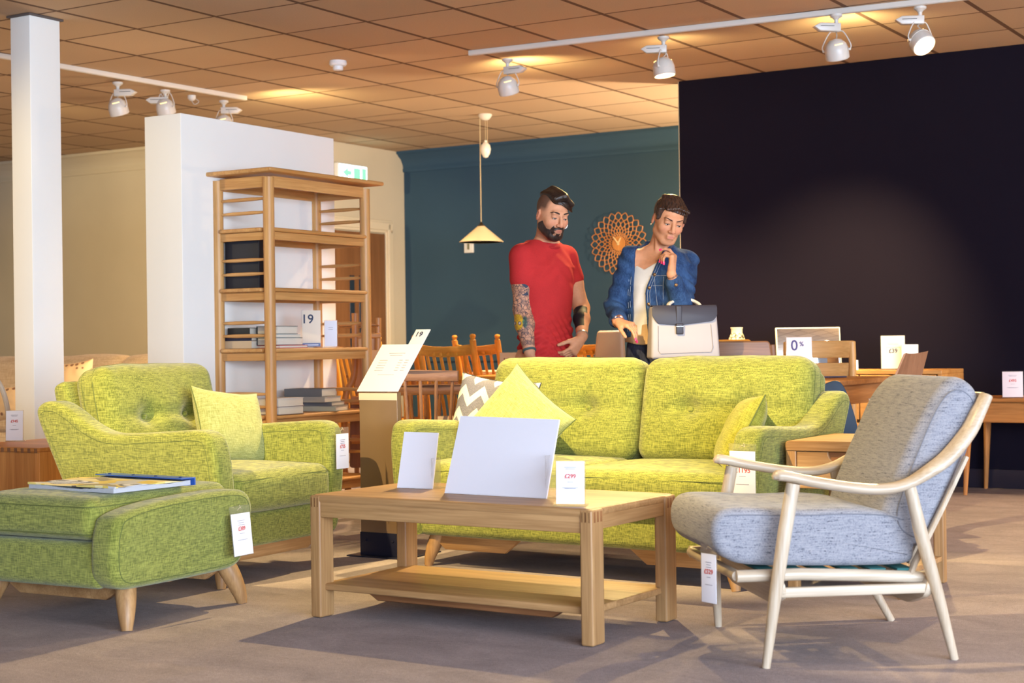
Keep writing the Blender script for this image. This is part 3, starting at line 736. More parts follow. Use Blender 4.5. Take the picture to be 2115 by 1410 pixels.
# the two blank display boards
def board(name, label, BL, BR, TL, TRr, dY, group, thick=.006):
    bl, br = gz(*BL, TZ + .001), gz(*BR, TZ + .001); tl, tr = at(*TL, bl[1] + dY), at(*TRr, br[1] + dY)
    mid = (bl + br) / 2; ang = math.atan2(br[1] - bl[1], br[0] - bl[0])
    t = thing(name, label, 'sign', mid, math.degrees(ang), group)
    Ri = np.array([[math.cos(ang), math.sin(ang), 0], [-math.sin(ang), math.cos(ang), 0], [0, 0, 1]])
    C = [Ri @ (p - mid) for p in (bl, br, tr, tl)]; nrm = np.cross(C[1] - C[0], C[3] - C[0]); nrm = nrm / np.linalg.norm(nrm)
    V = [tuple(p) for p in C] + [tuple(p - nrm * thick * (1 if nrm[1] < 0 else -1)) for p in C]
    q = MB(); q.add(V, [(0, 1, 2, 3), (7, 6, 5, 4), (0, 4, 5, 1), (1, 5, 6, 2), (2, 6, 7, 3), (3, 7, 4, 0)]); q.build('board', CARD, t, 30)
    w = C[1][0] - C[0][0]; q = MB(); q.box((-w / 2, .0, 0), (w / 2 + .03, .09, .003), .001); q.box((w / 2 - .01, .01, 0), (w / 2 - .004, .07, C[2][2] * .55), .001); q.build('clear_stand', ACR, t); return t
board('display_sign', 'large blank white sign standing in the middle of the coffee table', (918, 1018), (1128, 1029.5), (951, 858.5), (1155, 866), .06, 'blank signs on the coffee table')
board('display_sign', 'small blank white sign behind the large one at the left of the coffee table', (820, 1007), (893, 1009.5), (835, 891.5), (905, 893.5), .05, 'blank signs on the coffee table')
p = (gz(1149, 1043, TZ) + gz(1208, 1045.5, TZ)) / 2; p[2] = TZ + .0005
standcard(p, -12, .092, .142, '£299', 'clear stand with £299 price card at the near corner of the coffee table', big=.13, fz=.66)
# hanging tags
def hangtag(parentloc, rotz, local, w, h, price, label, yaw=0, pitch=0):
    P = W_(parentloc, rotz, local); t = thing('price_tag', label, 'price tag', P, rotz + yaw, 'hanging price tags'); t.rotation_euler.x = math.radians(pitch)
    q = MB(); q.box((-w / 2 - .004, -.003, -h), (w / 2 + .004, -.0018, .028), .001); q.build('clear_sleeve', ACR, t)
    q = MB(); q.box((-w / 2, -.0045, -h + .003), (w / 2, -.0032, 0), .0004); q.build('card', CARD, t)
    q = MB(); q.tube(spl([(-.012, -.002, .012), (0, -.006, .022), (.01, -.002, .016), (.004, .0, .03)], 5), .001, 5); q.build('string', plain('string', (200, 180, 150), .8), t)
    text(price, h * .13, RED, t, (0, -.0052, -h * .36), name='price')
    lines(t, w, [(0, -h * .17, .4), (0, -h * .22, .3), (0, -h * .27, .35), (0, -h * .47, .25), (0, -h * .62, .5)], -.0046, th=.0018)
    return t
hangtag(A0, A1, (.392, -.010, .575), .092, .155, '£735', 'price tag reading £735 hanging on the front of the armchair arm', 0)
hangtag(S0, S1, (.822, -.008, .545), .105, .2, '£1195', 'price tag reading £1195 hanging on the right arm of the sofa', 0)
hangtag(OT, 61, (.232, -.425, .352), .108, .155, '£389', 'price tag reading £389 hanging on the side of the footstool', 0, -6)

# sample book on the footstool
A, B_, Cc, Dd = gz(218, 986, .474), gz(396, 1000, .466), gz(75, 1012, .466), gz(225, 1030, .466)
org = np.array([(A[0] + B_[0]) / 2, (A[1] + B_[1]) / 2, .463]); ang = math.atan2(B_[1] - A[1], B_[0] - A[0]); L = np.linalg.norm(B_[:2] - A[:2])
bk = thing('sample_book', 'thick fabric sample book with blue spine lying open on the footstool', 'book', org, math.degrees(ang))
def sample_mat():
    t = NT('printed_swatches', .45, .4)
    v = t.n('ShaderNodeTexVoronoi', Scale=9., feature='F1'); t.l(t.obj((1, 1.8, .2), (0, 0, .5)), 0, v, 'Vector')
    sx = t.n('ShaderNodeSeparateColor'); t.l(v, 'Color', sx, 0)
    r = t.ramp(sx, 0, [(0, lin((228, 206, 120))), (.3, lin((236, 222, 170))), (.45, lin((150, 140, 130))), (.6, lin((222, 196, 96))), (.75, lin((196, 198, 206))), (.9, lin((110, 92, 84))), (1, lin((240, 228, 190)))])
    r.color_ramp.interpolation = 'CONSTANT'; t.l(r, 0, t.b, 'Base Color'); return t.m
h_ = .36
def pg(zb, zt, sh, seed):
    q = MB(); n = 14; V = []; Fc = []
    for i in range(n + 1):
        for j in range(n + 1):
            u = i / n; v = j / n; x = (-.5 + u) * L * .97; y = .0 - v * h_ + sh * (u - .5)
            wv = .004 * math.sin(u * 7 + seed) * v + .003 * math.sin(v * 9 + seed * 2)
            V += [(x, y, zb), (x, y, zt + wv * (1 if zt > .015 else .3))]
    K = lambda i, j, s: (i * (n + 1) + j) * 2 + s
    for i in range(n):
        for j in range(n): Fc += [(K(i, j, 1), K(i + 1, j, 1), K(i + 1, j + 1, 1), K(i, j + 1, 1)), (K(i, j, 0), K(i, j + 1, 0), K(i + 1, j + 1, 0), K(i + 1, j, 0))]
    for i in range(n): Fc += [(K(i, 0, 0), K(i + 1, 0, 0), K(i + 1, 0, 1), K(i, 0, 1)), (K(i + 1, n, 0), K(i, n, 0), K(i, n, 1), K(i + 1, n, 1))]
    for j in range(n): Fc += [(K(0, j + 1, 0), K(0, j, 0), K(0, j, 1), K(0, j + 1, 1)), (K(n, j, 0), K(n, j + 1, 0), K(n, j + 1, 1), K(n, j, 1))]
    q.add(V, Fc); return q
sm = sample_mat(); t_ = NT('page_edges', .7); wv = t_.n('ShaderNodeTexWave', Scale=160., bands_direction='Z', Distortion=2.); t_.l(t_.obj(), 0, wv, 'Vector'); rr = t_.ramp(wv, 0, [(.2, lin((110, 112, 122))), (.6, lin((220, 222, 228)))]); t_.l(rr, 0, t_.b, 'Base Color')
EDGE = t_.m
pg(.001, .016, .0, 1.).build('page_block', EDGE, bk); pg(.0165, .019, .01, 2.2).build('top_page', sm, bk)
BLU = plain('blue_vinyl', (52, 92, 170), .35)
q = MB(); q.box((-L / 2, -.05, .024), (L / 2, .02, .028), .001); q.box((-L / 2, .015, 0), (L / 2, .02, .027), .001); q.box((-L / 2, -.03, 0), (L / 2, .02, .001), .0003); q.build('blue_binding', BLU, bk)
q = MB()
for x in (-.4, -.12, .14, .42): q.lathe([(.006, 0), (.006, .002), (.003, .003), (0, .003)], 10, T=TR(x * L, -.02, .028))
q.build('rivet', plain('dark_rivet', (30, 60, 120), .3, .6), bk)

# ================================================================== grey lounge chair
GC, GR = (1.011, 4.9875), 7.5
t = thing('lounge_chair', 'pale ash framed armchair with grey fleck cushions at the right', 'armchair', GC, GR)
GF = None
t_ = NT('grey_fleck_tweed', .95, .1)
a = t_.n('ShaderNodeTexNoise', Scale=1., Detail=3.); t_.l(t_.obj((22, 22, 300)), 0, a, 'Vector'); b = t_.n('ShaderNodeTexNoise', Scale=1., Detail=2.); t_.l(t_.obj((240, 240, 240)), 0, b, 'Vector')
m1 = t_.mix((a, 0), (b, 0), .45); r = t_.ramp(m1, 2, [(.33, lin((66, 66, 76))), (.43, lin((128, 128, 136))), (.6, lin((152, 150, 154)))]); t_.l(r, 0, t_.b, 'Base Color'); t_.bump(m1, 2, .5, .0015); t_.b.inputs['Sheen Weight'].default_value = .2
GF = t_.m
armL = [(-.30, .556), (-.27, .560), (-.18, .540), (-.05, .518), (.04, .513), (.11, .526), (.182, .560), (.250, .604), (.315, .673), (.352, .735), (.380, .782)]
A_ = ash(0); A2 = ash(2)
for s in (-1, 1):
    yy = lambda x: s * (.335 - max(0, x - .1) * .16)
    P = spl([(x, yy(x), z) for x, z in armL], 6); n = len(P)
    rad = [.0165 * min(1, .45 + i * .14) for i in range(n)]; rad = [r_ if i < n * .5 else r_ * (1 + .35 * math.sin(math.pi * (i - n * .5) / (n * .5))) for i, r_ in enumerate(rad)]
    q = MB(); fl_ = 1.0
    V0 = len(q.v); q.tube(P, [r_ * 1.0 for r_ in rad], 14, flat=1.0, up=(0, 1, 0))
    # widen sideways: a flat paddle arm
    q.v = [tuple((Vector(v) - Vector(P[i // 14])) * (1.0) * 1.0 + Vector(P[i // 14]) + Vector((0, (Vector(v) - Vector(P[i // 14])).y * (.35 + .5 * min(1, i / 14 / n * 1.6)), 0))) for i, v in enumerate(q.v)]
    q.build('armrest', A_, t, 60)
    q = MB(); q.tube([(-.238, s * .335, .535), (-.265, s * .337, .40), (-.30, s * .34, .2), (-.33 if s < 0 else -.29, s * .342, 0)], [.0205, .021, .0185, .0125], 14); q.build('leg', A2, t)
    q = MB(); q.tube([(.118, s * .334, .52), (.15, s * .336, .38), (.2, s * .334, .2), (.252 if s < 0 else .31, s * .33, 0)], [.018, .0205, .0185, .0125], 14); q.build('leg', A2, t)
    q = MB(); q.tube([(.312, s * .296, .60), (.24, s * .29, .455), (.15, s * .285, .285), (.135, s * .285, .25)], [.008, .009, .010, .010], 10, flat=1.6, up=(0, 1, 0)); q.build('back_stile', A2, t)
    q = MB(); q.tube([(-.40, s * .285, .262), (-.2, s * .285, .262), (.0, s * .285, .252), (.19, s * .285, .24)], .0185, 14); q.build('seat_rail', A_, t)
    q = MB(); q.rbox((-.058, s * .32, .215), (.50, .02, .03), .005, 2, T=TR(0, 0, 0)); q.build('stretcher', A_, t)
for x, zc_, nm in ((-.27, .20, 'cross_rail'), (.17, .19, 'cross_rail')):
    q = MB(); q.pad(rpoly([(-.34, .045), (-.30, .055), (.30, .055), (.34, .045), (.33, -.0), (.22, -.035), (-.22, -.035), (-.33, 0)], .02, 3), .024, .005, 2, fn=lambda a, b, c: (x + c - (b * .2 if x < 0 else -b * .25), a, zc_ + b)); q.build(nm, ash(1), t)
q = MB(); q.tube([(-.395, -.28, .262), (-.395, .28, .262)], .016, 12); q.build('cross_rail', ash(1), t)
q = MB(); q.rbox((.385, 0, .765), (.022, .52, .05), .009, 3, T=None); q.build('crest_rail', ash(1), t)
for yy in (-.2, -.07, .07, .2):
    q = MB(); q.tube([(.39, yy, .77), (.285, yy, .52), (.165, yy, .27)], .007, 8, flat=1.8, up=(0, 1, 0)); q.build('back_slat', A2, t)
q = MB()
for k in range(6): q.box((-.33 + k * .085, -.285, .272 - .002 * k), (-.28 + k * .085, .285, .28 - .002 * k), .002)
q.build('webbing', plain('teal_webbing', (30, 92, 92), .8), t)
seatp = spl([(-.468, .38), (-.462, .43), (-.43, .458), (-.36, .462), (-.2, .452), (-.05, .452), (.06, .44), (.115, .415), (.15, .37), (.158, .32), (.135, .282), (.0, .278), (-.2, .283), (-.36, .292), (-.42, .31), (-.455, .34)], 4, True)
q = MB(); q.pad(seatp, .555, .028, 5, cap=5, fn=lambda a, b, c: (a, c, b)); c = q.build('seat_cushion', GF, t, 60)
GS = plain('grey_seam', (110, 112, 122), .9); q = MB()
for s in (-1, 1): q.tube([(a, s * .2765, .37 + (b - .37) * .55 + .02) for a, b in seatp if a > -.44 and b > .33], .0018, 5)
q.build('piping', GS, c)
backp = spl([(.07, .40), (.09, .48), (.145, .60), (.20, .715), (.245, .79), (.285, .828), (.33, .832), (.372, .795), (.375, .73), (.34, .62), (.28, .49), (.225, .38), (.19, .33), (.14, .325), (.09, .35)], 4, True)
q = MB()
def bf(a, b, c):
    v = c / .28; k = .018 * max(0, 1 - v * v)
    return (a - k * 1.6 + .006 * mnoise.noise(Vector((a * 9, c * 6, b * 9))), c, b + k * .5 - (.02 * max(0, 1 - (v * 2.2 + .4) ** 2) if b > .78 else 0))
# cap faces need inner points to stay soft: several inset rings come from the rounding
q.pad(backp, .56, .05, 7, fn=bf, cap=4); c = q.build('back_cushion', GF, t, 60)
q = MB()
for s in (-1, 1):
    q = MB(); ctr = np.mean(np.array(backp), 0); q.tube([(ctr[0] + (a - ctr[0]) * .80, s * .279, ctr[1] + (b - ctr[1]) * .86) for a, b in backp ], .0018, 5)
    q.build('piping', GS, c)
q = MB(); 
hangtag(GC, GR, (-.455, -.19, .318), .065, .150, '£529', 'price tag reading £529 hanging from the front of the grey chair', -62)

# oak side table with drawer
ST, SR = (1.365 + .0, 6.095), -31.5
def leg_sq(t, x, y, h, a=.05, r=.006, m=None): q = MB(); q.rbox((x, y, h / 2), (a, a, h), r, 2); return q.build('leg', m or oak(2), t)
t = thing('side_table', 'oak side table with one scooped drawer beside the sofa arm', 'table', ST, SR)
wx, wy, hz = .235, .25, .575
for sx in (-1, 1):
    for sy in (-1, 1): leg_sq(t, sx * (wx - .022), sy * (wy - .022), hz - .012, .042)
q = MB(); q.pad(rpoly([(-wx, hz - .04), (-wx, hz), (wx, hz), (wx, hz - .04)], [.001, .03, .03, .001], 4), 2 * wy, .003, 1, fn=lambda a, b, c: (a, c, b)); q.build('table_top', oak(0), t)
q = MB(); q.box((-wx + .044, -wy + .03, .405), (wx - .044, wy - .01, .535), .002); q.box((-wx + .04, -wy + .001, .395), (wx - .04, -wy + .03, .408), .002)
for sx in (-1, 1): q.box((sx * wx - sx * .004, -wy + .04, .40), (sx * (wx - .03), wy - .04, .53), .002)
q.build('carcass', oak(0), t)
dw = MB(); arc = [(.068 * math.cos(a), .534 - .055 * math.sin(a)) for a in [math.pi * k / 14 for k in range(15)]]
dw.pad([(-wx + .046, .41), (wx - .046, .41), (wx - .046, .534)] + arc + [(-wx + .046, .534)], .018, .0015, 1, fn=lambda a, b, c: (a, -wy + .012 + c, b)); dr = dw.build('drawer', oak(0), t)
q = MB(); q.box((-.066, -wy + .016, .47), (.066, -wy + .019, .533), .001); q.build('scoop_handle', walnut(0), dr)
q = MB(); q.box((-wx + .01, -wy + .01, .085), (wx - .01, wy - .01, .105), .003); q.build('shelf', oak(0), t)
p = gz(1800, 907, hz); q_ = gz(1845, 908, hz); p = (gz(1797, 907.5, hz) * 1.0 + gz(1851, 906, hz)) / 2; p[2] = hz + .0005
standcard(p, 2, .098, .152, '£219', 'clear stand with £219 price card on the oak side table', big=.13, fz=.66)

# oak block table at the far left with its price card
LBc = gz(81, 925, .498); u_, v_ = unroom(LBc)
t = thing('lamp_table', 'solid oak box table at the left edge of the photo behind the armchair', 'table', room(u_ - .30, v_ + .30), math.degrees(RROT)); FJ = walnut(2)
OO = lambda ax: wood('honey_oak', (186, 112, 48), (224, 152, 78), axis=ax)
q = MB(); q.box((-.30, -.30, 0), (-.27, .30, .478), .003); q.box((.27, -.30, 0), (.30, .30, .478), .003); q.build('side_panel', OO(2), t)
q = MB(); q.box((-.27, -.295, .0), (.27, -.27, .478), .003); q.box((-.27, .27, 0), (.27, .295, .478), .003); q.build('front_panel', OO(2), t)
q = MB(); q.rbox((0, 0, .488), (.60, .60, .02), .004, 2); q.build('table_top', OO(0), t)
cb = [(-.3, .4745)]
for k in range(-6, 7): cb += [(k * .046 - .01, .4745), (k * .046 - .01, .4775), (k * .046 - .01, .495), (k * .046 + .01, .495), (k * .046 + .01, .4745)]
cb += [(.3, .4745), (.3, .4735), (-.3, .4735)]
q = MB(); q.pad(cb, .0012, .0003, 1, fn=lambda a, b, c: (a, -.3004 + c, b))
q.build('finger_joint', FJ, t)
p = gz(30, 912, .498); p[2] = .4985
standcard(p, 0, .085, .155, '£945', 'clear stand with £945 price card on the oak box table', big=.12, fz=.66)
# ================================================================== tall open bookshelf
BS = at(557, 600, 8.6); BR = 58.4
SH = thing('bookshelf', 'tall open oak bookshelf with round posts and ladder sides against the white block', 'bookshelf', (BS[0], BS[1]), BR)
BW, BD = .87, .368; SO = lambda ax: wood('shelf_oak', (176, 122, 64), (216, 166, 104), axis=ax)
LV = [1.905, 1.612, 1.283, .951, .585, .20]
for x in (0, BW):
    for y in (0, BD):
        q = MB(); q.lathe([(.020, 0), (.028, .03), (.031, .5), (.031, LV[0] - .02)], 16, T=TR(x, y, 0)); q.build('post', SO(2), SH)
def fz(z): return z
for i, z in enumerate(LV):
    q = MB()
    if i == 0: q.rbox((BW / 2, BD / 2, z + .012), (BW + .17, BD + .17, .024), .011, 3)
    else:
        q.rbox((BW / 2, BD / 2, z - .012), (BW - .02, BD + .05, .022), .010, 3); q.rbox((BW / 2, BD / 2, z - .012), (BW + .07, BD - .07, .0221), .010, 3)
    b = q.build('shelf_board', SO(0), SH)
    q = MB(); e = .062 if i == 0 else .044
    for y in (0, BD): q.rbox((BW / 2, y, z - .024 - e / 2 + (.012 if i == 0 else 0)), (BW - .05, .022, e), .003, 2)
    q.build('shelf_rail', SO(0), SH)
    for x in (0, BW):
        q = MB(); q.rbox((x, BD / 2, z - .024 - e / 2 + (.012 if i == 0 else 0)), (.022, BD - .05, e), .003, 2); q.build('side_rail', SO(1), SH)
for z in (1.77, 1.695, 1.437, 1.36, 1.092, 1.02, .70, .63, .40, .33):
    for x in (0, BW):
        q = MB(); q.tube([(x, .03, z), (x, .12, z), (x, BD - .12, z), (x, BD - .03, z)], [.007, .0105, .0105, .007], 10); q.build('spindle', SO(1), SH)
def SHP(x, y, z): p = W_((BS[0], BS[1]), BR, (x, y, z)); return (p.x, p.y, p.z)
PGE = NT('book_pages', .8); wv = PGE.n('ShaderNodeTexWave', Scale=220., bands_direction='Z', Distortion=3.); PGE.l(PGE.obj(), 0, wv, 'Vector'); rr = PGE.ramp(wv, 0, [(0, lin((196, 186, 166))), (1, lin((232, 226, 212)))]); PGE.l(rr, 0, PGE.b, 'Base Color'); PGE = PGE.m
def book(name, loc, rotz, L, D, H, col, label, group, spine=-1):
    "lying flat, spine along local x at the side given by spine (y)"
    t = thing(name, label, 'book', loc, rotz, group); m = plain('cover_%d_%d_%d' % col, col, .5); c = .0025
    q = MB(); q.box((-L / 2, -D / 2, 0), (L / 2, D / 2, c), .0008); q.box((-L / 2, -D / 2, H - c), (L / 2, D / 2, H), .0008)
    q.box((-L / 2, spine * D / 2 - .002, 0), (L / 2, spine * D / 2 + .002, H), .001); q.build('cover', m, t)
    q = MB(); q.box((-L / 2 + .004, -D / 2 + .003, c), (L / 2 - .004, D / 2 - .004, H - c), .001); q.build('pages', PGE, t); return t
z = LV[3]; g = 'books on the shelf beside the 19 sign'
for (h, col, L, D, dx, lab) in ((.016, (200, 60, 74), .245, .17, .02, 'thin pink edged book at the bottom of the stack left of the 19 sign'), (.042, (70, 74, 74), .215, .15, .0, 'thick cream paged book second from the bottom in the stack left of the 19 sign'),
                            (.018, (206, 214, 210), .20, .15, -.01, 'thin pale book third up in the stack left of the 19 sign'), (.045, (34, 40, 44), .175, .15, -.02, 'dark covered book on top of the stack left of the 19 sign')):
    book('book', SHP(.175 + dx, .08, z), BR, L, D, h, col, lab, g, 1); z += h + .0003
z = LV[3]
for (h, col, L, D, lab) in ((.042, (196, 172, 140), .25, .20, 'pale brown book under the black ones at the ladder side of the shelf'), (.03, (40, 40, 60), .24, .19, 'navy book in the middle of the stack at the ladder side of the shelf'), (.042, (30, 34, 36), .2, .18, 'black book topmost in the stack at the ladder side of the shelf')):
    book('book', SHP(.07 if 0 else -.075 + .19, .255, z), BR + 90, L * .8, D * .9, h, col, lab, g, 1); z += h + .0003
z = LV[4]; g = 'books on the lower shelf'
for (h, col, L, D, dx, lab) in ((.03, (150, 150, 142), .34, .20, .02, 'grey book at the bottom of the grey stack on the low shelf'), (.022, (96, 100, 108), .31, .19, .01, 'slate book second from the bottom in the grey stack on the low shelf'),
                            (.032, (158, 152, 142), .30, .19, -.02, 'light grey book third up in the grey stack on the low shelf'), (.045, (108, 108, 108), .25, .17, -.02, 'thick dark grey book on top of the grey stack on the low shelf')):
    book('book', SHP(.56 + dx, .16, z), -20 + dx * 200, L, D, h, col, lab, g); z += h + .0003
z = LV[4]
for (h, col, lab) in ((.045, (120, 100, 96), 'white paged book under another at the left end of the low shelf'), (.045, (216, 210, 206), 'white book topmost of the pair at the left end of the low shelf')):
    book('book', SHP(.14, .05, z), BR, .22, .15, h, col, lab, g, 1); z += h + .0003
# black file standing on the third shelf
t = thing('storage_box', 'black box file with a yellow edge standing on the third shelf', 'box file', SHP(.085, .22, LV[2]), BR)
q = MB(); q.box((-.055, -.12, 0), (.065, .125, .285), .004); q.build('case', plain('black_board', (32, 34, 44), .6, noise=.1), t)
q = MB(); q.box((.055, -.1235, .008), (.064, -.1195, .277), .001); q.build('yellow_edge', plain('yellow_strip', (228, 216, 30), .5), t)
CREAMC = plain('cream_card', (226, 208, 186), .55)
def numcard(loc, rotz, w, h, body, label, tz, sz, col, name='number_sign', foot=None, cat='sign', group=None, card=None, dx=0., tilt=3):
    t = standcard(loc, rotz, w, h, None, label, cat, group, name, tilt=tilt, card=card or CREAMC)
    yy = -.0058 + h * tz * math.sin(math.radians(tilt)); text(body, sz, col, t, (dx, yy, h * tz), (math.radians(90 - tilt), 0, 0), name='number', bold=.0008)
    if foot:
        q = MB(); q.box((-w / 2 + .001, -.0062, .006), (w / 2 - .001, -.0048, .026), .0003); b = q.build('base_band', plain('slate_band', (96, 110, 150), .5), t)
        q = MB(); q.box((-w * .36, -.0068, .013), (w * .38, -.006, .018), .0002, seg=1); q.build('fine_print', CARD, t)
    return t
numcard(SHP(.43, .06, LV[3]), 4, .104, .212, '19', 'tall cream sign with a dark blue 19 on the bookshelf', .76, .072, NAVY, foot=1, dx=-.022)
standcard(SHP(.62, .07, LV[3]), 2, .072, .155, None, 'plain white price card in a clear stand on the bookshelf', tilt=3)
o = [x for x in bpy.data.objects if x.name.startswith('price_card')][-1]; lines(o, .072, [(0, .115, .35), (0, .104, .35), (0, .093, .35), (0, .085, .35), (0, .066, .35)], -.0052 + .006)

# ================================================================== pedestal price lectern
pl = gz(785, 1150); PL = thing('price_lectern', 'brown floor standing sign with sloping white price board numbered 19', 'sign stand', (pl[0], pl[1]), -31)
BRZ = plain('bronze_laminate', (136, 110, 86), .32, .35, noise=.06)
q = MB(); q.box((-.105, 0, .012), (.105, .032, .745), .002); q.build('column', BRZ, PL)
NVM = plain('navy_steel', (36, 38, 60), .35, .4)
q = MB(); q.box((-.16, -.04, 0), (.16, .26, .006), .002); q.box((-.107, -.004, .006), (.107, -.0005, .11), .001)
for x in (-.075, .075): q.lathe([(.007, 0), (.006, .004), (0, .005)], 10, T=TR(x, -.004, .075) @ RX(90))
q.build('base_plate', NVM, PL)
q = MB(); q.box((-.106, -.002, .71), (.106, -.0004, .742), .0005); q.build('top_band', plain('beige_strip', (206, 186, 160), .5), PL)
T45 = TR(0, -.004, .748) @ RX(-44)
q = MB(); q.box((-.114, -.004, 0), (.114, .001, .293), .001, T=T45); q.box((.034, -.004, .292), (.114, .001, .388), .001, T=T45); bo = q.build('sloping_board', plain('warm_white_card', (206, 202, 206), .5), PL)
q = MB()
for zz, L, xx in ((.235, .09, .0), (.222, .07, 0)): q.box((xx - L / 2, -.0048, zz), (xx + L / 2, -.0039, zz + .003), .0002, seg=1, T=T45)
for k in range(5):
    zz = .19 - k * .0155
    for xx, L in ((-.055, .046), (.042, .02), (.076, .02)): q.box((xx - L / 2, -.0048, zz), (xx + L / 2, -.0039, zz + .003), .0002, seg=1, T=T45)
q.box((-.045, -.0048, .10), (.045, -.0039, .102), .0002, seg=1, T=T45); q.build('fine_print', GREY, PL)
p = T45 @ Vector((.066, -.0052, .355)); text('19', .042, NAVY, PL, p, (math.radians(90 - 44), 0, 0), name='number', bold=.0006)

# ================================================================== chairs and tables of the dining displays
def legs4(t, wx, wy, h, r, mat, spl_=.03, names='leg'):
    for sx in (-1, 1):
        for sy in (-1, 1):
            q = MB(); q.tube([(sx * wx, sy * wy, h), (sx * (wx + spl_ * .5), sy * (wy + spl_ * .5), h / 2), (sx * (wx + spl_), sy * (wy + spl_), 0)], [r, r * 1.1, r * .7], 10); q.build(names, mat(2), t)
def slat_chair(label, loc, rotz, mat=golden, H=1.02, group='golden slat back dining chairs', n=6):
    "front is -y"
    t = thing('dining_chair', label, 'chair', loc, rotz, group); w_ = .19; by = .19
    q = MB(); q.rbox((0, -.01, .445), (.44, .42, .03), .012, 3, f=lambda x, y, z: (x * (1 + .06 * (-y / .2)), y, z - .006 * (1 - (x / .22) ** 2) if z > 0 else z)); q.build('seat', mat(0), t)
    for sx in (-1, 1):
        q = MB(); q.tube([(sx * .19, -.19, .44), (sx * .20, -.20, .2), (sx * .205, -.205, 0)], [.019, .02, .014], 10); q.build('leg', mat(2), t)
        P = spl([(sx * .18, by + .04, 0), (sx * .185, by, .44), (sx * .19, by + .015, .7), (sx * .195, by + .07, H - .04)], 6); n_ = len(P)
        q = MB(); q.tube(P, [.016] * 3 + [.0195] * (n_ - 3), 12); x, y, z = P[-1]; q.lathe([(.019, 0), (.020, .006), (.012, .012), (.016, .02), (.019, .03), (.014, .04), (0, .043)], 12, T=TR(x, y, z - .002)); q.build('back_post', mat(2), t)
    q = MB(); q.pad([(-.185, H - .125), (-.185, H - .062), (-.09, H - .072), (0, H - .076), (.09, H - .072), (.185, H - .062), (.185, H - .125), (.09, H - .135), (0, H - .138), (-.09, H - .135)], .02, .004, 2, fn=lambda a, b, c: (a, by + .062 + .03 * (1 - (a / .185) ** 2) + c, b)); q.build('crest_rail', mat(0), t)
    for k in range(n):
        u = -1 + 2 * (k + .5) / n; x = u * .165
        q = MB(); q.tube(spl([(x * .72, by - .01, .46), (x * .85, by + .005, .62), (x, by + .062 + .03 * (1 - (x / .185) ** 2), H - .11)], 4), .0125, 8, flat=.5, up=(0, 1, 0)); q.build('back_slat', mat(2), t)
    q = MB(); q.tube([(-.2, -.2, .2), (.2, -.2, .2)], .01, 8); q.tube([(-.195, -.2, .16), (-.18, by + .02, .16)], .01, 8); q.tube([(.195, -.2, .16), (.18, by + .02, .16)], .01, 8); q.tube([(-.19, 0, .16), (.19, 0, .16)], .01, 8); q.build('stretcher', mat(0), t)
    return t
def chloc(px, Y, off=0): p = at(px, 700, Y); return (p[0], p[1])
U_DIR = -31.6
c0 = slat_chair('golden slat back chair behind the sloping price board', chloc(853, 10.2), U_DIR + 180)
def placed(px, Y, rz, label): p = chloc(px, Y); return dup(c0, (p[0], p[1], 0), rz, label)
placed(969, 9.75, U_DIR + 180, 'golden slat back chair with six slats left of the man')
placed(1040, 10.4, U_DIR + 168, 'golden slat back chair half hidden behind the standing 19 card')
placed(782, 10.9, U_DIR + 180, 'slat back chair mostly hidden behind the leaning boards')
c4 = placed(1268, 10.0, U_DIR + 172, 'golden chair between the man and the woman, one post showing')
placed(1185, 10.9, U_DIR + 178, 'golden chair seen between the hand of the man and the sofa back')
def dining_table(label, loc, rotz, wx, wy, h, mat, legr=.028, apron=.08, name='dining_table', group=None):
    t = thing(name, label, 'table', loc, rotz, group)
    q = MB(); q.rbox((0, 0, h - .014), (2 * wx, 2 * wy, .028), .008, 3); q.build('table_top', mat(0), t)
    for sy in (-1, 1): q = MB(); q.rbox((0, sy * (wy - .05), h - .028 - apron / 2), (2 * wx - .16, .022, apron), .004, 2); q.build('apron', mat(0), t)
    for sx in (-1, 1): q = MB(); q.rbox((sx * (wx - .05), 0, h - .028 - apron / 2), (.022, 2 * wy - .16, apron), .004, 2); q.build('apron', mat(1), t)
    for sx in (-1, 1):
        for sy in (-1, 1):
            q = MB(); q.tube([(sx * (wx - .055), sy * (wy - .055), h - .028), (sx * (wx - .055), sy * (wy - .055), h - .15), (sx * (wx - .05), sy * (wy - .05), 0)], [legr, legr, legr * .6], 12); q.build('leg', mat(2), t)
    return t
p = chloc(955, 11.0); dining_table('dark elm dining table behind the golden chairs, against the blue wall', p, U_DIR, .75, .36, .76, walnut)
for px, Y, lb in ((895, 10.95, 'pale folded runner on the dark table behind the price board'), (1035, 10.85, 'pale folded runner on the dark table near the standing 19 card')):
    p = chloc(px, Y); q = MB(); q.rbox((0, 0, .008), (.26, .16, .014), .006, 2, n=(8, 4, 1), f=lambda x, y, z: (x, y, z + .003 * math.sin(x * 40))); o = q.build('table_runner', plain('oatmeal_linen', (224, 200, 160), .9, noise=.08)); o.location = (p[0], p[1], .7605); o.rotation_euler.z = math.radians(U_DIR); tag(o, lb, 'table linen', 'runners on the dark dining table')
# golden table top and card between the people
p = at(1053, 745, 9.3); numcard((p[0], p[1], .77), 6, .115, .135, '19', 'cream card with a grey 19 standing beside the man', .62, .05, plain('umber_print', (120, 96, 66), .6), dx=-.02)
p2 = chloc(1078, 9.5); dining_table('small golden beech table behind the man carrying the 19 card', p2, U_DIR, .27, .30, .7695, golden)
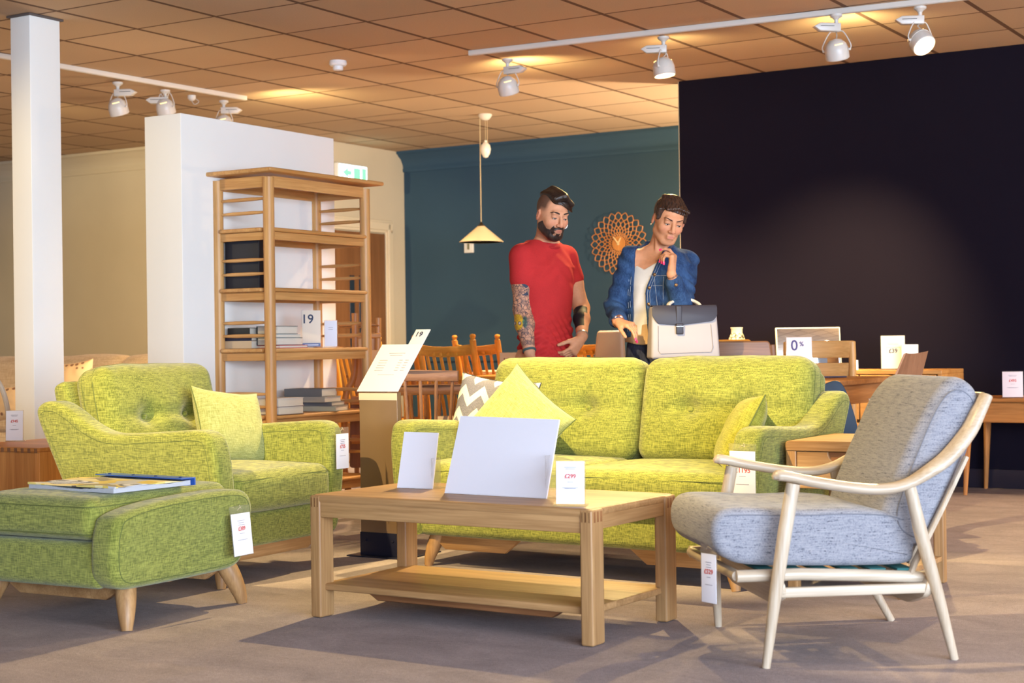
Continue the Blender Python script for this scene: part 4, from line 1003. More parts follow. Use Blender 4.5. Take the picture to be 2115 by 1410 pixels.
# panel of the chair with pale cushion behind the woman's hip
p = at(1258, 735, 9.6); o = MB(); o.rbox((0, 0, .13), (.20, .05, .26), .022, 3, f=lambda x, y, z: (x * (1 - .12 * z / .13), y, z)); o = o.build('seat_pad', plain('mushroom_leather', (178, 150, 124), .45)); o.location = (p[0], p[1], .772); o.rotation_euler = (math.radians(-6), 0, math.radians(U_DIR)); tag(o, 'pale brown pad leaning upright beside the hip of the woman', 'pad')
# Windsor chair, brown, in front of the golden ones
def windsor(label, loc, rotz, H=.84, mat=walnut, n=7, group=None, w0=.20, w1=.23, name='windsor_chair'):
    t = thing(name, label, 'chair', loc, rotz, group)
    q = MB(); q.rbox((0, 0, .43), (.44, .42, .034), .014, 3); q.build('seat', mat(0), t); legs4(t, .15, .15, .42, .017, mat, .05)
    q = MB(); q.pad([(-w1, H - .055), (-w1, H), (0, H + .008), (w1, H), (w1, H - .055), (0, H - .05)], .022, .006, 2, fn=lambda a, b, c: (a, .27 - .05 * (a / w1) ** 2 + c, b)); q.build('crest_rail', mat(0), t)
    for k in range(n):
        u = -1 + 2 * k / (n - 1); q = MB(); q.tube([(u * .165, .17 - .03 * u * u, .44), (u * (w0 + .0), .265 - .045 * u * u, H - .045)], [.009, .0085], 8); q.build('spindle', mat(2), t)
    q = MB(); q.tube([(-.17, 0, .2), (.17, 0, .2)], .009, 8); q.build('stretcher', mat(0), t); return t
EL = lambda ax: wood('rosy_elm', (150, 104, 78), (188, 142, 112), axis=ax)
p = chloc(868, 8.25); windsor('low brown spindle back chair behind the sofa arm and price board', p, 180 - 6, .825, EL, 6, 'brown spindle chairs')
p = chloc(890, 8.75); windsor('second brown spindle chair showing its rail behind the first', p, 180 + 4, .74, walnut, 6, 'brown spindle chairs')
p = at(920, 858, 8.1); t = standcard((p[0], p[1], .475), 0, .082, .115, None, 'small beige tent card reading ORIGINALS on the brown chair seat', 'sign', None, 'tent_card', tilt=6, card=plain('beige_card', (200, 176, 150), .6)); text('ORIGINALS', .012, BLK, t, (.0, .006, .10), (math.radians(84), 0, 0), name='printed_word')
q = MB(); q.rbox((0, 0, .02), (.3, .3, .04), .015, 3)
# upturned chair stack behind the bookshelf
p = chloc(745, 9.75)
UC = lambda ax: wood('amber_elm', (140, 86, 40), (206, 148, 84), axis=ax)
t = thing('stacked_chair', 'bentwood elm chair standing on end behind the bookshelf', 'chair', (p[0] - .02, p[1]), 5)
q = MB(); q.tube(spl([(-.06, 0, 0), (-.10, 0, .3), (-.085, 0, .5), (-.075, 0, .66), (-.02, 0, .8), (-.015, 0, 1.16)], 6), .021, 10, flat=.6, up=(0, 1, 0)); q.build('bent_frame', UC(2), t)
q = MB(); q.tube(spl([(.15, .02, 0), (.10, .02, .3), (.09, .02, .55), (.12, .02, .8), (.13, .02, 1.13)], 6), .02, 10, flat=.6, up=(0, 1, 0)); q.build('bent_frame', UC(2), t)
q = MB(); q.pad(spl([(-.10, 1.09), (-.05, 1.105), (0, 1.10), (.06, 1.105), (.12, 1.09), (.12, 1.075), (-.1, 1.07)], 4, True), .2, .008, 2, fn=lambda a, b, c: (a, .1 + c, b)); q.build('seat', UC(0), t)
for z in (1.02, .9, .62, .52, .38):
    q = MB(); q.rbox((.05, .0, z), (.19, .02, .03 if z > .7 else .055), .006, 2, f=lambda x, y, zz: (x, y + .02 * (1 - (x / .1) ** 2), zz)); q.build('cross_slat', UC(0), t)
q = MB(); q.pad(rpoly([(-.02, .66), (.14, .66), (.14, 1.04), (.0, 1.04)], .02), .014, .003, 1, fn=lambda a, b, c: (a, .06 + c, b)); q.build('back_panel', SO(2), t)
q = MB(); q.pad(rpoly([(-.06, .2), (.15, .2), (.13, .6), (-.05, .64)], .02), .014, .003, 1, fn=lambda a, b, c: (a, .07 + c, b)); q.build('back_panel', walnut(2), t)
for k, (x0, x1, a) in enumerate(((-.15, .10, 0), (-.155, .07, 1), (-.14, .035, 2), (-.13, .0, 3))):
    b_ = chloc(768, 9.0 - .05 * k); q = MB(); q.tube([(0, 0, 1.09 - k * .035), (.055 + .14 - k * .045, .02, .42 if 0 else .38)], .0135 if k == 0 else .008, 8, flat=1.6, up=(0, 1, 0))
    o = q.build('wooden_slat', [EL(2), SO(2), EL(2), walnut(2)][k]); o.location = (b_[0], b_[1], -.37); o.location.z = -.372 + .0
    tag(o, ['thick rosy wooden slat leaning outermost beside the shelf post', 'thin pale slat leaning second from outside beside the shelf post', 'thin rosy slat leaning third from outside beside the shelf post', 'thin brown slat leaning closest to the shelf post'][k], 'wooden slat', 'slats leaning beside the bookshelf')
p = chloc(777, 9.5); q = MB(); q.box((-.055, 0, 0), (.055, .02, .93), .003); o = q.build('plywood_panel', wood('plain_ply', (196, 142, 88), (214, 164, 110), axis=2)); o.location = (p[0], p[1], 0); tag(o, 'plain plywood panel upright behind the leaning slats', 'panel')

# ------------------------------------------------------------------ right hand displays
# near dining table with the 0% sign
cr = at(1735, 792, 7.75); d_ = unroom(cr)
t = dining_table('walnut coloured dining table behind the right end of the sofa', room(d_[0] - .75, d_[1] + .45), U_DIR, .75, .45, .755, lambda ax: wood('warm_elm', (142, 92, 50), (190, 134, 82), axis=ax), .024, .10)
TWM = lambda ax: wood('warm_elm', (142, 92, 50), (190, 134, 82), axis=ax)
p = at(1652, 780, 7.95); numcard((p[0], p[1], .7555), 2, .128, .215, '0', 'mauve sign with 0% in purple standing on the dining table', .80, .075, plain('purple_print', (60, 52, 110), .6), dx=-.025, card=plain('mauve_card', (204, 188, 194), .5))
o = [x for x in bpy.data.objects if x.name.startswith('number_sign')][-1]; text('%', .032, plain('purple_print', (60, 52, 110), .6), o, (.012, -.0058 + .215 * .84 * .052, .215 * .84), (math.radians(87), 0, 0), name='percent_mark')
p = at(1705, 779, 8.3); q = MB(); q.rbox((0, 0, .004), (.16, .05, .008), .003, 2, f=lambda x, y, z: (x, y + .01 * math.sin(x * 20), z)); o = q.build('leaflet', plain('dark_leaflet', (74, 70, 96), .5)); o.location = (p[0] + .03, p[1], .757); tag(o, 'dark folded leaflet lying on the dining table near the 0% sign', 'leaflet')
# slatted oak chair behind that table
def panel_chair(label, loc, rotz, w, H, mats, z0, group=None, gap=.035):
    t = thing('slatted_chair', label, 'chair', loc, rotz, group)
    q = MB(); q.rbox((0, -.2, .44), (2 * w, .42, .035), .012, 3); q.build('seat', mats(0), t)
    for sx in (-1, 1):
        q = MB(); q.tube([(sx * (w - .02), -.38, .43), (sx * (w - .015), -.39, 0)], [.02, .014], 10); q.build('leg', mats(2), t)
        q = MB(); q.tube(spl([(sx * (w - .012), .05, 0), (sx * (w - .012), 0, .45), (sx * (w - .012), .035, H - .12), (sx * (w - .014), .042, H - .02), (sx * (w - .014), .043, H)], 5), [.021] * 18 + [.019, .014, .006], 12, flat=.8, up=(0, 1, 0)); q.build('back_post', mats(2), t)
    for a, b in ((z0 + .15, H), (z0, z0 + .122)):
        q = MB(); q.rbox((0, .0, (a + b) / 2), (2 * w - .04, .02, b - a), .006, 2, n=(8, 1, 1), f=lambda x, y, z: (x, y + .03 * (1 - (x / w) ** 2) + .03, z)); q.build('back_panel', mats(0), t)
    return t
p = at(1692, 760, 9.15); panel_chair('light oak chair with two wide back slats in front of the mirror', (p[0] + .0, p[1]), -14, .20, .95, lambda ax: wood('light_oak', (188, 136, 72), (222, 172, 108), axis=ax), .70)
# curved back chairs behind the handbag
def curved_chair(label, loc, rotz, w, H, mat, th=.022):
    t = thing('curved_back_chair', label, 'chair', loc, rotz, 'curved back chairs behind the handbag')
    q = MB(); q.rbox((0, -.2, .44), (.42, .42, .03), .012, 3); q.build('seat', mat(0), t)
    for sx in (-1, 1):
        q = MB(); q.tube([(sx * .17, -.37, .43), (sx * .18, -.38, 0)], [.018, .012], 10); q.build('leg', mat(2), t)
        q = MB(); q.tube(spl([(sx * .18, .05, 0), (sx * .18, .0, .44), (sx * (w - .01), .03, .72), (sx * (w - .02), .05, H - .02)], 5), .017, 10); q.build('back_post', mat(2), t)
    q = MB(); q.pad(rpoly([(-w, H - .20), (-w + .03, H), (w - .03, H), (w, H - .20)], .02, 4), th, .008, 3, fn=lambda a, b, c: (a, .045 + .05 * (1 - (a / w) ** 2) + c, b)); q.build('back_rest', mat(0), t); return t
p = at(1505, 720, 8.02); curved_chair('brown chair with a wide curved backrest right of the handbag', (p[0], p[1]), 180 - 8, .235, .955, lambda ax: wood('umber_walnut', (96, 66, 50), (140, 100, 76), axis=ax))
p = at(1480, 715, 9.2); curved_chair('golden curved back chair peeping out behind the brown one', (p[0], p[1]), -12, .225, .965, golden)
# sideboard along the dark wall
SB = lambda ax: wood('oak_sideboard', (178, 120, 60), (214, 158, 92), axis=ax)
sbr = unroom(at(1945, 766, 9.5)); SL = 2.0
t = thing('sideboard', 'long low oak sideboard along the dark wall', 'sideboard', room(sbr[0] - SL / 2, sbr[1] + .235), U_DIR)
q = MB(); q.box((-SL / 2, -.235, .74), (SL / 2, .235, .765), .004); q.box((-SL / 2, -.235, .16), (-SL / 2 + .025, .235, .74), .003); q.box((SL / 2 - .025, -.235, .16), (SL / 2, .235, .74), .003); q.box((-SL / 2, -.225, .16), (SL / 2, .235, .185), .003); q.box((-SL / 2 + .02, .2, .18), (SL / 2 - .02, .233, .74), .002); q.build('carcass', SB(0), t)
nd = 4; dwid = (SL - .06) / nd
for k in range(nd):
    for z0, z1 in ((.46, .58), (.60, .735), (.19, .44)):
        x0 = -SL / 2 + .03 + k * dwid; q = MB(); q.pad(rpoly([(x0 + .004, z0), (x0 + dwid - .004, z0), (x0 + dwid - .004, z1), (x0 + dwid * .62, z1), (x0 + dwid * .5, z1 - .012), (x0 + dwid * .38, z1), (x0 + .004, z1)], .004, 2), .02, .002, 1, fn=lambda a, b, c: (a, -.226 + c, b)); q.build('drawer', SB(0), t)
for sx in (-1, 1):
    for sy in (-1, 1): q = MB(); q.tube([(sx * (SL / 2 - .09), sy * .17, .16), (sx * (SL / 2 - .07), sy * .19, 0)], [.022, .014], 10); q.build('leg', SB(2), t)
def onsb(px, py, v_off): # point on the sideboard's top, measured back from its front edge
    r = at(px, py, 1.); uu, vv = unroom(r); P_ = at(px, py, (sbr[1] + v_off) / vv); return (P_[0], P_[1], .7655)
# patterned vase
p = onsb(1522, 700, .22); t = thing('vase', 'round black and cream patterned vase on the sideboard', 'vase', p)
vm = NT('vase_scales', .35); v = vm.n('ShaderNodeTexVoronoi', Scale=46., feature='DISTANCE_TO_EDGE'); vm.l(vm.obj((1, 1, .8)), 0, v, 'Vector'); r = vm.ramp(v, 0, [(.05, lin((44, 46, 36))), (.13, lin((230, 220, 180)))]); vm.l(r, 0, vm.b, 'Base Color')
q = MB(); q.lathe([(.045, 0), (.055, .006), (.072, .06), (.074, .11), (.066, .16), (.052, .21), (.038, .245)], 28); q.build('body', vm.m, t)
q = MB(); q.lathe([(.037, .243), (.038, .272), (.041, .276), (.040, .281), (.034, .281), (.032, .24)], 28); q.build('rim', plain('cream_glaze', (232, 222, 190), .3), t)
# leaning mirror
p = onsb(1672, 740, .3); t = thing('mirror', 'square mirror leaning on the sideboard against the dark wall', 'mirror', p, 6); 
q = MB(); q.box((-.215, -.004, 0), (.215, .012, .275), .002, T=TR(0, 0, 0) @ RX(-7)); q.build('frame', plain('pale_frame', (226, 228, 206), .4), t)
mm = NT('mirror_silver', .03); mm.b.inputs['Metallic'].default_value = 1.; mm.b.inputs['Base Color'].default_value = (.97, .98, .96, 1)
q = MB(); q.box((-.208, -.006, .007), (.208, -.0035, .268), .0005, T=RX(-7)); q.build('mirror_glass', mm.m, t)
p = onsb(1845, 762, .16); t = numcard(p, -8, .145, .21, '£39', 'cream sign with a boxed £39 on the sideboard', .55, .036, NAVY, dx=.0, card=plain('ivory_card', (226, 212, 196), .5)); 
q = MB(); 
for a, b, c_, d2 in ((-.04, .095, .045, .097), (-.04, .138, .045, .14), (-.04, .095, -.038, .14), (.043, .095, .045, .14)): q.box((a, -.0055 + .006, b), (c_, -.005 + .006, d2), .0002, seg=1)
q.build('price_frame', GREY, t); lines(t, .145, [(x, z_, .2) for x in (-.042, 0, .042) for z_ in (.075, .068, .055, .048)] + [(0, .165, .5), (0, .158, .4)], .000, th=.0025)
p = onsb(1880, 764, .10); standcard(p, -20, .098, .155, None, 'small white price card partly behind the tall ply chair back', tilt=3)
p = onsb(1767, 772, .06); t = thing('tealight_holder', 'small white paper tag on the front edge of the sideboard', 'tag', p); q = MB(); q.box((-.02, -.003, 0), (.018, .003, .062), .001, T=RX(-5)); q.build('card', CARD, t); q = MB(); q.box((-.012, -.0045, .02), (.0, -.003, .035), .0004, T=RX(-5)); q.build('printed_mark', BLK, t); t.name = 'paper_tag'
# tall moulded ply chair
TP = lambda ax: wood('moulded_ply', (128, 90, 66), (158, 116, 88), axis=ax)
p = at(1800, 900, 7.35); t = thing('ply_lounge_chair', 'chair with a tall leaning moulded ply back behind the grey cushion', 'chair', (p[0] + .05, p[1]), -75)
a_, b_, c_, e_ = at(1811, 880, 7.35), at(1866, 731, 7.45), at(1912, 727, 7.75), at(1893, 800, 7.72)
def Lc(P): x = P[0] - t.location.x; y = P[1] - t.location.y; a = -t.rotation_euler.z; return (x * math.cos(a) - y * math.sin(a), x * math.sin(a) + y * math.cos(a), P[2])
K = [Lc(P_) for P_ in (at(1790, 925, 7.3), a_, at(1838, 800, 7.4), b_)]; K2 = [Lc(P_) for P_ in (at(1850, 945, 7.62), at(1872, 870, 7.68), e_, c_)]
V = []; 
n = 8; A1_ = spl(K, 4); A2_ = spl(K2, 4)
for i in range(len(A1_)):
    for j in range(n + 1):
        u = j / n; P_ = np.array(A1_[i]) * (1 - u) + np.array(A2_[i]) * u; V.append(P_ + np.array([0, -.02 * 4 * u * (1 - u), -.008 * 4 * u * (1 - u)]))
N_ = len(A1_); tk = np.array([.0, -.014, -.006]); V2 = [v_ - tk for v_ in V]; q = MB(); Fc = []
for i in range(N_ - 1):
    for j in range(n): a = i * (n + 1) + j; Fc += [(a, a + 1, a + n + 2, a + n + 1), tuple(x + len(V) for x in (a, a + n + 1, a + n + 2, a + 1))]
for i in range(N_ - 1):
    for j in (0, n): a = i * (n + 1) + j; b = a + n + 1; Fc.append((a, b, b + len(V), a + len(V)))
for j in range(n):
    for i in (0, N_ - 1): a = i * (n + 1) + j; Fc.append((a, a + 1, a + 1 + len(V), a + len(V)))
q.add(V + V2, Fc); q.build('back_rest', TP(2), t)
q = MB(); q.rbox((-.05, -.16, .40), (.46, .42, .03), .012, 3); q.build('seat', TP(0), t); legs4(t, .16, .16, .40, .016, TP, .04)
for ch in t.children:
    if ch.name.startswith('leg'): ch.location = (-.05, -.16, 0)
# blue moulded chair
p = at(1715, 900, 7.15); t = thing('blue_chair', 'navy blue moulded ply chair behind the right end of the sofa', 'chair', (p[0], p[1]), 0)
BLC = plain('navy_stain', (4, 26, 50), .5, spec=.3, noise=.08)
T_ = lambda px, py, dy=0: (at(px, py, 7.15 + dy)[0] - t.location.x, at(px, py, 7.15 + dy)[2])
ol = [T_(*c) for c in ((1640, 920), (1640, 812), (1660, 806), (1682, 803), (1705, 792), (1722, 786), (1735, 789), (1746, 805), (1757, 835), (1767, 868), (1771, 895), (1764, 920), (1740, 935), (1680, 935))]
q = MB(); q.pad(spl(ol, 4, True), .013, .004, 2, fn=lambda a, b, c: (a, c - .5 * (a + .0) ** 2 * 1.2, b)); q.build('back_rest', BLC, t)
q = MB(); q.rbox((-.02, -.22, .44), (.44, .40, .014), .006, 3, n=(6, 6, 1), f=lambda x, y, z: (x, y, z + .5 * x * x)); q.build('seat', BLC, t)
for x, y in ((-.15, -.05), (.085, -.05), (-.15, -.36), (.12, -.36)): q = MB(); q.tube([(x, y, .435), (x * 1.2 + .0, y + (.04 if y > -.2 else -.03), 0)], [.016, .010], 10); q.build('leg', BLC, t)
# console table at the right edge
p1, p2, p3 = gz(2016, 1007), gz(1970, 1020), gz(2112, 1030)
TC = lambda ax: wood('teak_console', (156, 98, 48), (200, 136, 74), axis=ax)
u1, v1 = unroom(p2); t = thing('console_table', 'oak console table with drawers under the £495 card at the right edge', 'table', room(u1 + .68, v1 + .2), U_DIR)
hx, hy, hh = .60, .235, .592
q = MB(); q.rbox((0, 0, hh - .012), (2 * hx + .03, 2 * hy + .03, .024), .008, 3); q.build('table_top', TC(0), t)
for sx in (-1, 1):
    for sy in (-1, 1): q = MB(); q.tube([(sx * (hx - .02), sy * (hy - .02), hh - .02), (sx * (hx - .02), sy * (hy - .02), hh - .16), (sx * hx, sy * hy, 0)], [.025, .024, .012], 10); q.build('leg', TC(2), t)
q = MB(); q.box((-hx + .02, -hy + .03, hh - .15), (hx - .02, hy - .01, hh - .024), .003); q.build('carcass', TC(0), t)
for k in range(3):
    x0 = -hx + .045 + k * (2 * hx - .09) / 3; x1 = x0 + (2 * hx - .09) / 3 - .004; xm = (x0 + x1) / 2; q = MB(); q.pad(rpoly([(x0, hh - .145), (x1, hh - .145), (x1, hh - .05), (xm + .1, hh - .03), (xm - .1, hh - .03), (x0, hh - .05)], .01, 3), .018, .002, 1, fn=lambda a, b, c: (a, -hy + .018 + c, b)); q.build('drawer', TC(0), t)
pC = at(2092, 820, 9.45); standcard((pC[0], pC[1], hh + .0005), -14, .118, .158, '£495', 'white £495 price card on the console table at the right edge', tilt=3, card=plain('pink_white_card', (214, 200, 204), .5), big=.14, fz=.66)

# ------------------------------------------------------------------ far left: cream sofa, patterned cushion, bow chair
p = at(200, 900, 10.4); t = thing('cream_sofa', 'large cream sofa against the far wall behind the pillar', 'sofa', (p[0] - .35, p[1] + .35), U_DIR - 4)
CR = fabric('cream_linen', (196, 170, 132), (222, 200, 164), 120., .3, .3)
q = MB(); q.rbox((0, 0, .27), (2.3, .85, .34), .06, 4, (6, 3, 1)); q.build('base', CR, t)
for k in range(3):
    q = MB(); q.rbox((-.72 + .72 * k, .28, .66), (.72, .24, .52), .09, 5, (10, 2, 8), f=lambda x, y, z: (x, y + z * .2 - .03 * max(0, 1 - (x / .36) ** 2), z + (.006 * math.sin(x * 9 + k) if z > .1 else 0))); q.build('back_cushion', CR, t)
    q = MB(); q.rbox((-.72 + .72 * k, -.08, .49), (.71, .72, .15), .05, 4, (6, 6, 1)); q.build('seat_cushion', CR, t)
for sx in (-1, 1): q = MB(); q.rbox((sx * 1.2, 0, .35), (.16, .88, .5), .07, 4, (2, 4, 2)); q.build('armrest', CR, t)
vm = NT('polka_linen', .9); tcv = vm.obj((26, 26, 26)); v = vm.n('ShaderNodeTexVoronoi', Scale=1., feature='F1', Randomness=.25) ; vm.l(tcv, 0, v, 'Vector'); r = vm.ramp(v, 0, [(.28, lin((130, 92, 66))), (.34, lin((214, 178, 128)))]); vm.l(r, 0, vm.b, 'Base Color')
P0 = at(152, 793, 9.95); pillow('patterned_cushion', 'small spotted beige cushion on the cream sofa beside the pillar', P0, (1, -.2, .12), (-.12, .25, 1), .27, .29, .1, vm.m, 'spotted cushions on the cream sofa', pipe=CR)
P0 = at(20, 833, 9.9); pillow('patterned_cushion', 'small spotted beige cushion seen between the bow chair and the pillar', P0, (1, -.2, .1), (-.1, .25, 1), .20, .22, .1, vm.m, 'spotted cushions on the cream sofa', pipe=CR)
P0 = at(168, 792, 9.8)
# bow back chair at the left edge
p = at(2, 800, 8.35); t = thing('bow_back_chair', 'pale ash bow back spindle chair cut off by the left edge', 'chair', (p[0], p[1]), 160)
q = MB(); q.rbox((0, 0, .44), (.42, .42, .032), .014, 3); q.build('seat', ash(0), t); legs4(t, .14, .14, .43, .016, ash, .06)
q = MB(); q.tube(spl([(-.16, .15, .45), (-.20, .20, .62), (-.19, .235, .76), (-.12, .255, .855), (0, .262, .885), (.12, .255, .855), (.19, .235, .76), (.20, .20, .62), (.16, .15, .45)], 6), .014, 10); q.build('back_bow', ash(2), t)
for k in range(6):
    u = -1 + 2 * (k + .5) / 6; q = MB(); q.tube([(u * .12, .15, .45), (u * .175, .25, .875 - .09 * u * u - .03 * abs(u))], .0065, 8); q.build('spindle', ash(2), t)
# ================================================================== people: smooth blended volumes turned into one skin each
def rotm(ax, deg):
    return np.array(Matrix.Rotation(math.radians(deg), 3, ax))
class Fr:
    "a local frame: world = c + R @ (local * s)"
    def __init__(s, c=(0, 0, 0), R=None, sc=1.): s.c = np.array(c, float); s.R = np.eye(3) if R is None else R; s.s = sc
    def w(s, p): return s.c + s.R @ (np.array(p, float) * s.s)
    def sub(s, c, R=None): return Fr(s.w(c), s.R @ (np.eye(3) if R is None else R), s.s)
class Field:
    def __init__(s, xs, ys, zs):
        s.ax = [np.asarray(a, np.float32) for a in (xs, ys, zs)]; s.D = np.full([len(a) for a in s.ax], .5, np.float32); s.fr = Fr()
    def blk(s, c, r):
        sl = []
        for a, x in zip(s.ax, c):
            i = max(0, np.searchsorted(a, x - r) - 1); j = min(len(a), np.searchsorted(a, x + r) + 1); sl.append(slice(i, max(j, i + 1)))
        sl = tuple(sl); f = s.fr
        x, y, z = s.ax[0][sl[0]][:, None, None] - f.c[0], s.ax[1][sl[1]][None, :, None] - f.c[1], s.ax[2][sl[2]][None, None, :] - f.c[2]
        R = f.R / f.s
        return sl, [x * R[0][k] + y * R[1][k] + z * R[2][k] for k in range(3)]
    def op(s, fn, c, r, k=.01, mode='add'):
        f = s.fr; sl, (x, y, z) = s.blk(f.w(c), r * f.s + k + .015)
        d = (fn(x, y, z) * f.s).astype(np.float32); A = s.D[sl]
        if mode == 'add': h = np.clip(.5 + .5 * (A - d) / k, 0, 1); s.D[sl] = A + (d - A) * h - k * h * (1 - h)
        elif mode == 'sub':
            h = np.clip(.5 - .5 * (A + d) / k, 0, 1); s.D[sl] = A * (1 - h) - d * h + k * h * (1 - h)
        elif mode == 'disp': s.D[sl] = A + d
        return s
    def cone(s, a, b, ra, rb, k=.01, mode='add', flat=(1, 1, 1)):
        a = np.array(a, float); b = np.array(b, float); ba = b - a; L = ba @ ba + 1e-12
        def fn(x, y, z):
            x, y, z = x - a[0], y - a[1], z - a[2]; t = np.clip((x * ba[0] + y * ba[1] + z * ba[2]) / L, 0, 1)
            return np.sqrt(((x - t * ba[0]) * flat[0]) ** 2 + ((y - t * ba[1]) * flat[1]) ** 2 + ((z - t * ba[2]) * flat[2]) ** 2) - (ra + (rb - ra) * t)
        return s.op(fn, (a + b) / 2, math.sqrt(L) / 2 + max(ra, rb) * 1.3, k, mode)
    def ell(s, c, r, k=.01, mode='add', R=None):
        c = np.array(c, float); r = np.array(r, float)
        def fn(x, y, z):
            x, y, z = x - c[0], y - c[1], z - c[2]
            if R is not None: x, y, z = [x * R[0][q] + y * R[1][q] + z * R[2][q] for q in range(3)]
            k0 = np.sqrt((x / r[0]) ** 2 + (y / r[1]) ** 2 + (z / r[2]) ** 2) + 1e-6; k1 = np.sqrt((x / r[0] ** 2) ** 2 + (y / r[1] ** 2) ** 2 + (z / r[2] ** 2) ** 2) + 1e-6
            return k0 * (k0 - 1) / k1
        return s.op(fn, c, max(r), k, mode)
    def loft(s, rows, grow=0., k=.02, e=2.3, fold=None, mode='add'):
        "rows: z, cx, cy, half width, half depth"
        A = np.array(rows, float); z0, z1 = A[0, 0], A[-1, 0]
        def fn(x, y, z):
            zc = np.clip(z, z0, z1); g = [np.interp(zc, A[:, 0], A[:, i]) for i in range(1, 5)]
            a, b = g[2] + grow, g[3] + grow; dx, dy = x - g[0], y - g[1]
            rr = (np.abs(dx / a) ** e + np.abs(dy / b) ** e) ** (1 / e); d = (rr - 1) * np.minimum(a, b)
            if fold: d = d + fold(dx, dy, z)
            return np.where(z == zc, d, np.sqrt(np.maximum(d, 0) ** 2 + (z - zc) ** 2))
        m_ = (z0 + z1) / 2; return s.op(fn, (A[:, 1].mean(), A[:, 2].mean(), m_), max(max(A[:, 3]), max(A[:, 4]), (z1 - z0) / 2) * 1.25 + .05, k, mode)
    def cut(s, fn):
        "keep only where fn<0 (whole field)"
        f = s.fr; sl, (x, y, z) = s.blk(f.c, 5.); s.D = np.maximum(s.D, (fn(x, y, z) * f.s).astype(np.float32)); return s
    def mesh(s, name, mat, parent=None, org=(0, 0, 0), smooth=1):
        D = s.D; I = D < 0; n = D.shape
        c = sum(I[a:n[0] - 1 + a, b:n[1] - 1 + b, d:n[2] - 1 + d].astype(np.int8) for a in (0, 1) for b in (0, 1) for d in (0, 1))
        cells = np.argwhere((c > 0) & (c < 8)); idm = np.full(c.shape, -1, np.int32); idm[tuple(cells.T)] = np.arange(len(cells))
        P = np.zeros((len(cells), 3)); W = np.zeros(len(cells)); i, j, k = cells.T
        for ax in range(3):
            o = [q for q in range(3) if q != ax]
            for u in (0, 1):
                for v in (0, 1):
                    a = [i, j, k]; a[o[0]] = a[o[0]] + u; a[o[1]] = a[o[1]] + v; b = list(a); b[ax] = b[ax] + 1
                    da, db = D[tuple(a)], D[tuple(b)]; m_ = (da < 0) != (db < 0); t = np.where(m_, da / np.where(m_, da - db, 1), 0)
                    for q in range(3):
                        A_ = s.ax[q][a[q]]; B_2 = s.ax[q][b[q]]; P[:, q] += np.where(m_, A_ + (B_2 - A_) * t, 0)
                    W += m_
        P /= W[:, None]; Fc = []
        for ax in range(3):
            o = [q for q in range(3) if q != ax]; sl0 = [slice(None)] * 3; sl1 = [slice(None)] * 3
            sl0[ax] = slice(0, n[ax] - 1); sl1[ax] = slice(1, n[ax]); e = np.argwhere(I[tuple(sl0)] != I[tuple(sl1)])
            e = e[(e[:, o[0]] > 0) & (e[:, o[1]] > 0) & (e[:, o[0]] < n[o[0]] - 1) & (e[:, o[1]] < n[o[1]] - 1)]
            q4 = []
            for u, v in ((-1, -1), (0, -1), (0, 0), (-1, 0)):
                a = e.copy(); a[:, o[0]] += u; a[:, o[1]] += v; q4.append(idm[tuple(a.T)])
            q4 = np.stack(q4, 1); ins = I[tuple(e.T)]; flip = ins if ax != 1 else ~ins
            q4 = np.where(flip[:, None], q4, q4[:, ::-1]); Fc.append(q4)
        Fc = np.concatenate(Fc); Fc = Fc[(Fc >= 0).all(1)]
        for _ in range(smooth):
            S = np.zeros_like(P); cnt = np.zeros(len(P))
            for a, b in ((0, 1), (1, 2), (2, 3), (3, 0)):
                for x, y in ((a, b), (b, a)):
                    for q in range(3): S[:, q] += np.bincount(Fc[:, x], P[Fc[:, y], q], len(P))
                    cnt += np.bincount(Fc[:, x], minlength=len(P))
            P = P * .45 + .55 * S / np.maximum(cnt, 1)[:, None]
        V = P - np.array(org); me = bpy.data.meshes.new(name); me.vertices.add(len(V)); me.vertices.foreach_set('co', V.astype(np.float32).ravel())
        me.loops.add(len(Fc) * 4); me.loops.foreach_set('vertex_index', Fc.astype(np.int32).ravel()); me.polygons.add(len(Fc))
        me.polygons.foreach_set('loop_start', np.arange(0, len(Fc) * 4, 4, dtype=np.int32))
        me.polygons.foreach_set('use_smooth', np.ones(len(Fc), bool)); me.update(calc_edges=True); me.validate(); me.materials.append(mat)
        o = bpy.data.objects.new(name, me); COL.objects.link(o)
        if parent: o.parent = parent
        return o, P
def paint(o, rgba):
    at_ = o.data.color_attributes.new('Col', 'FLOAT_COLOR', 'POINT'); at_.data.foreach_set('color', rgba.astype(np.float32).ravel())
def rng(*seg):
    out = []
    for a, b, h in seg: out.append(np.arange(a, b, h))
    return np.concatenate(out)
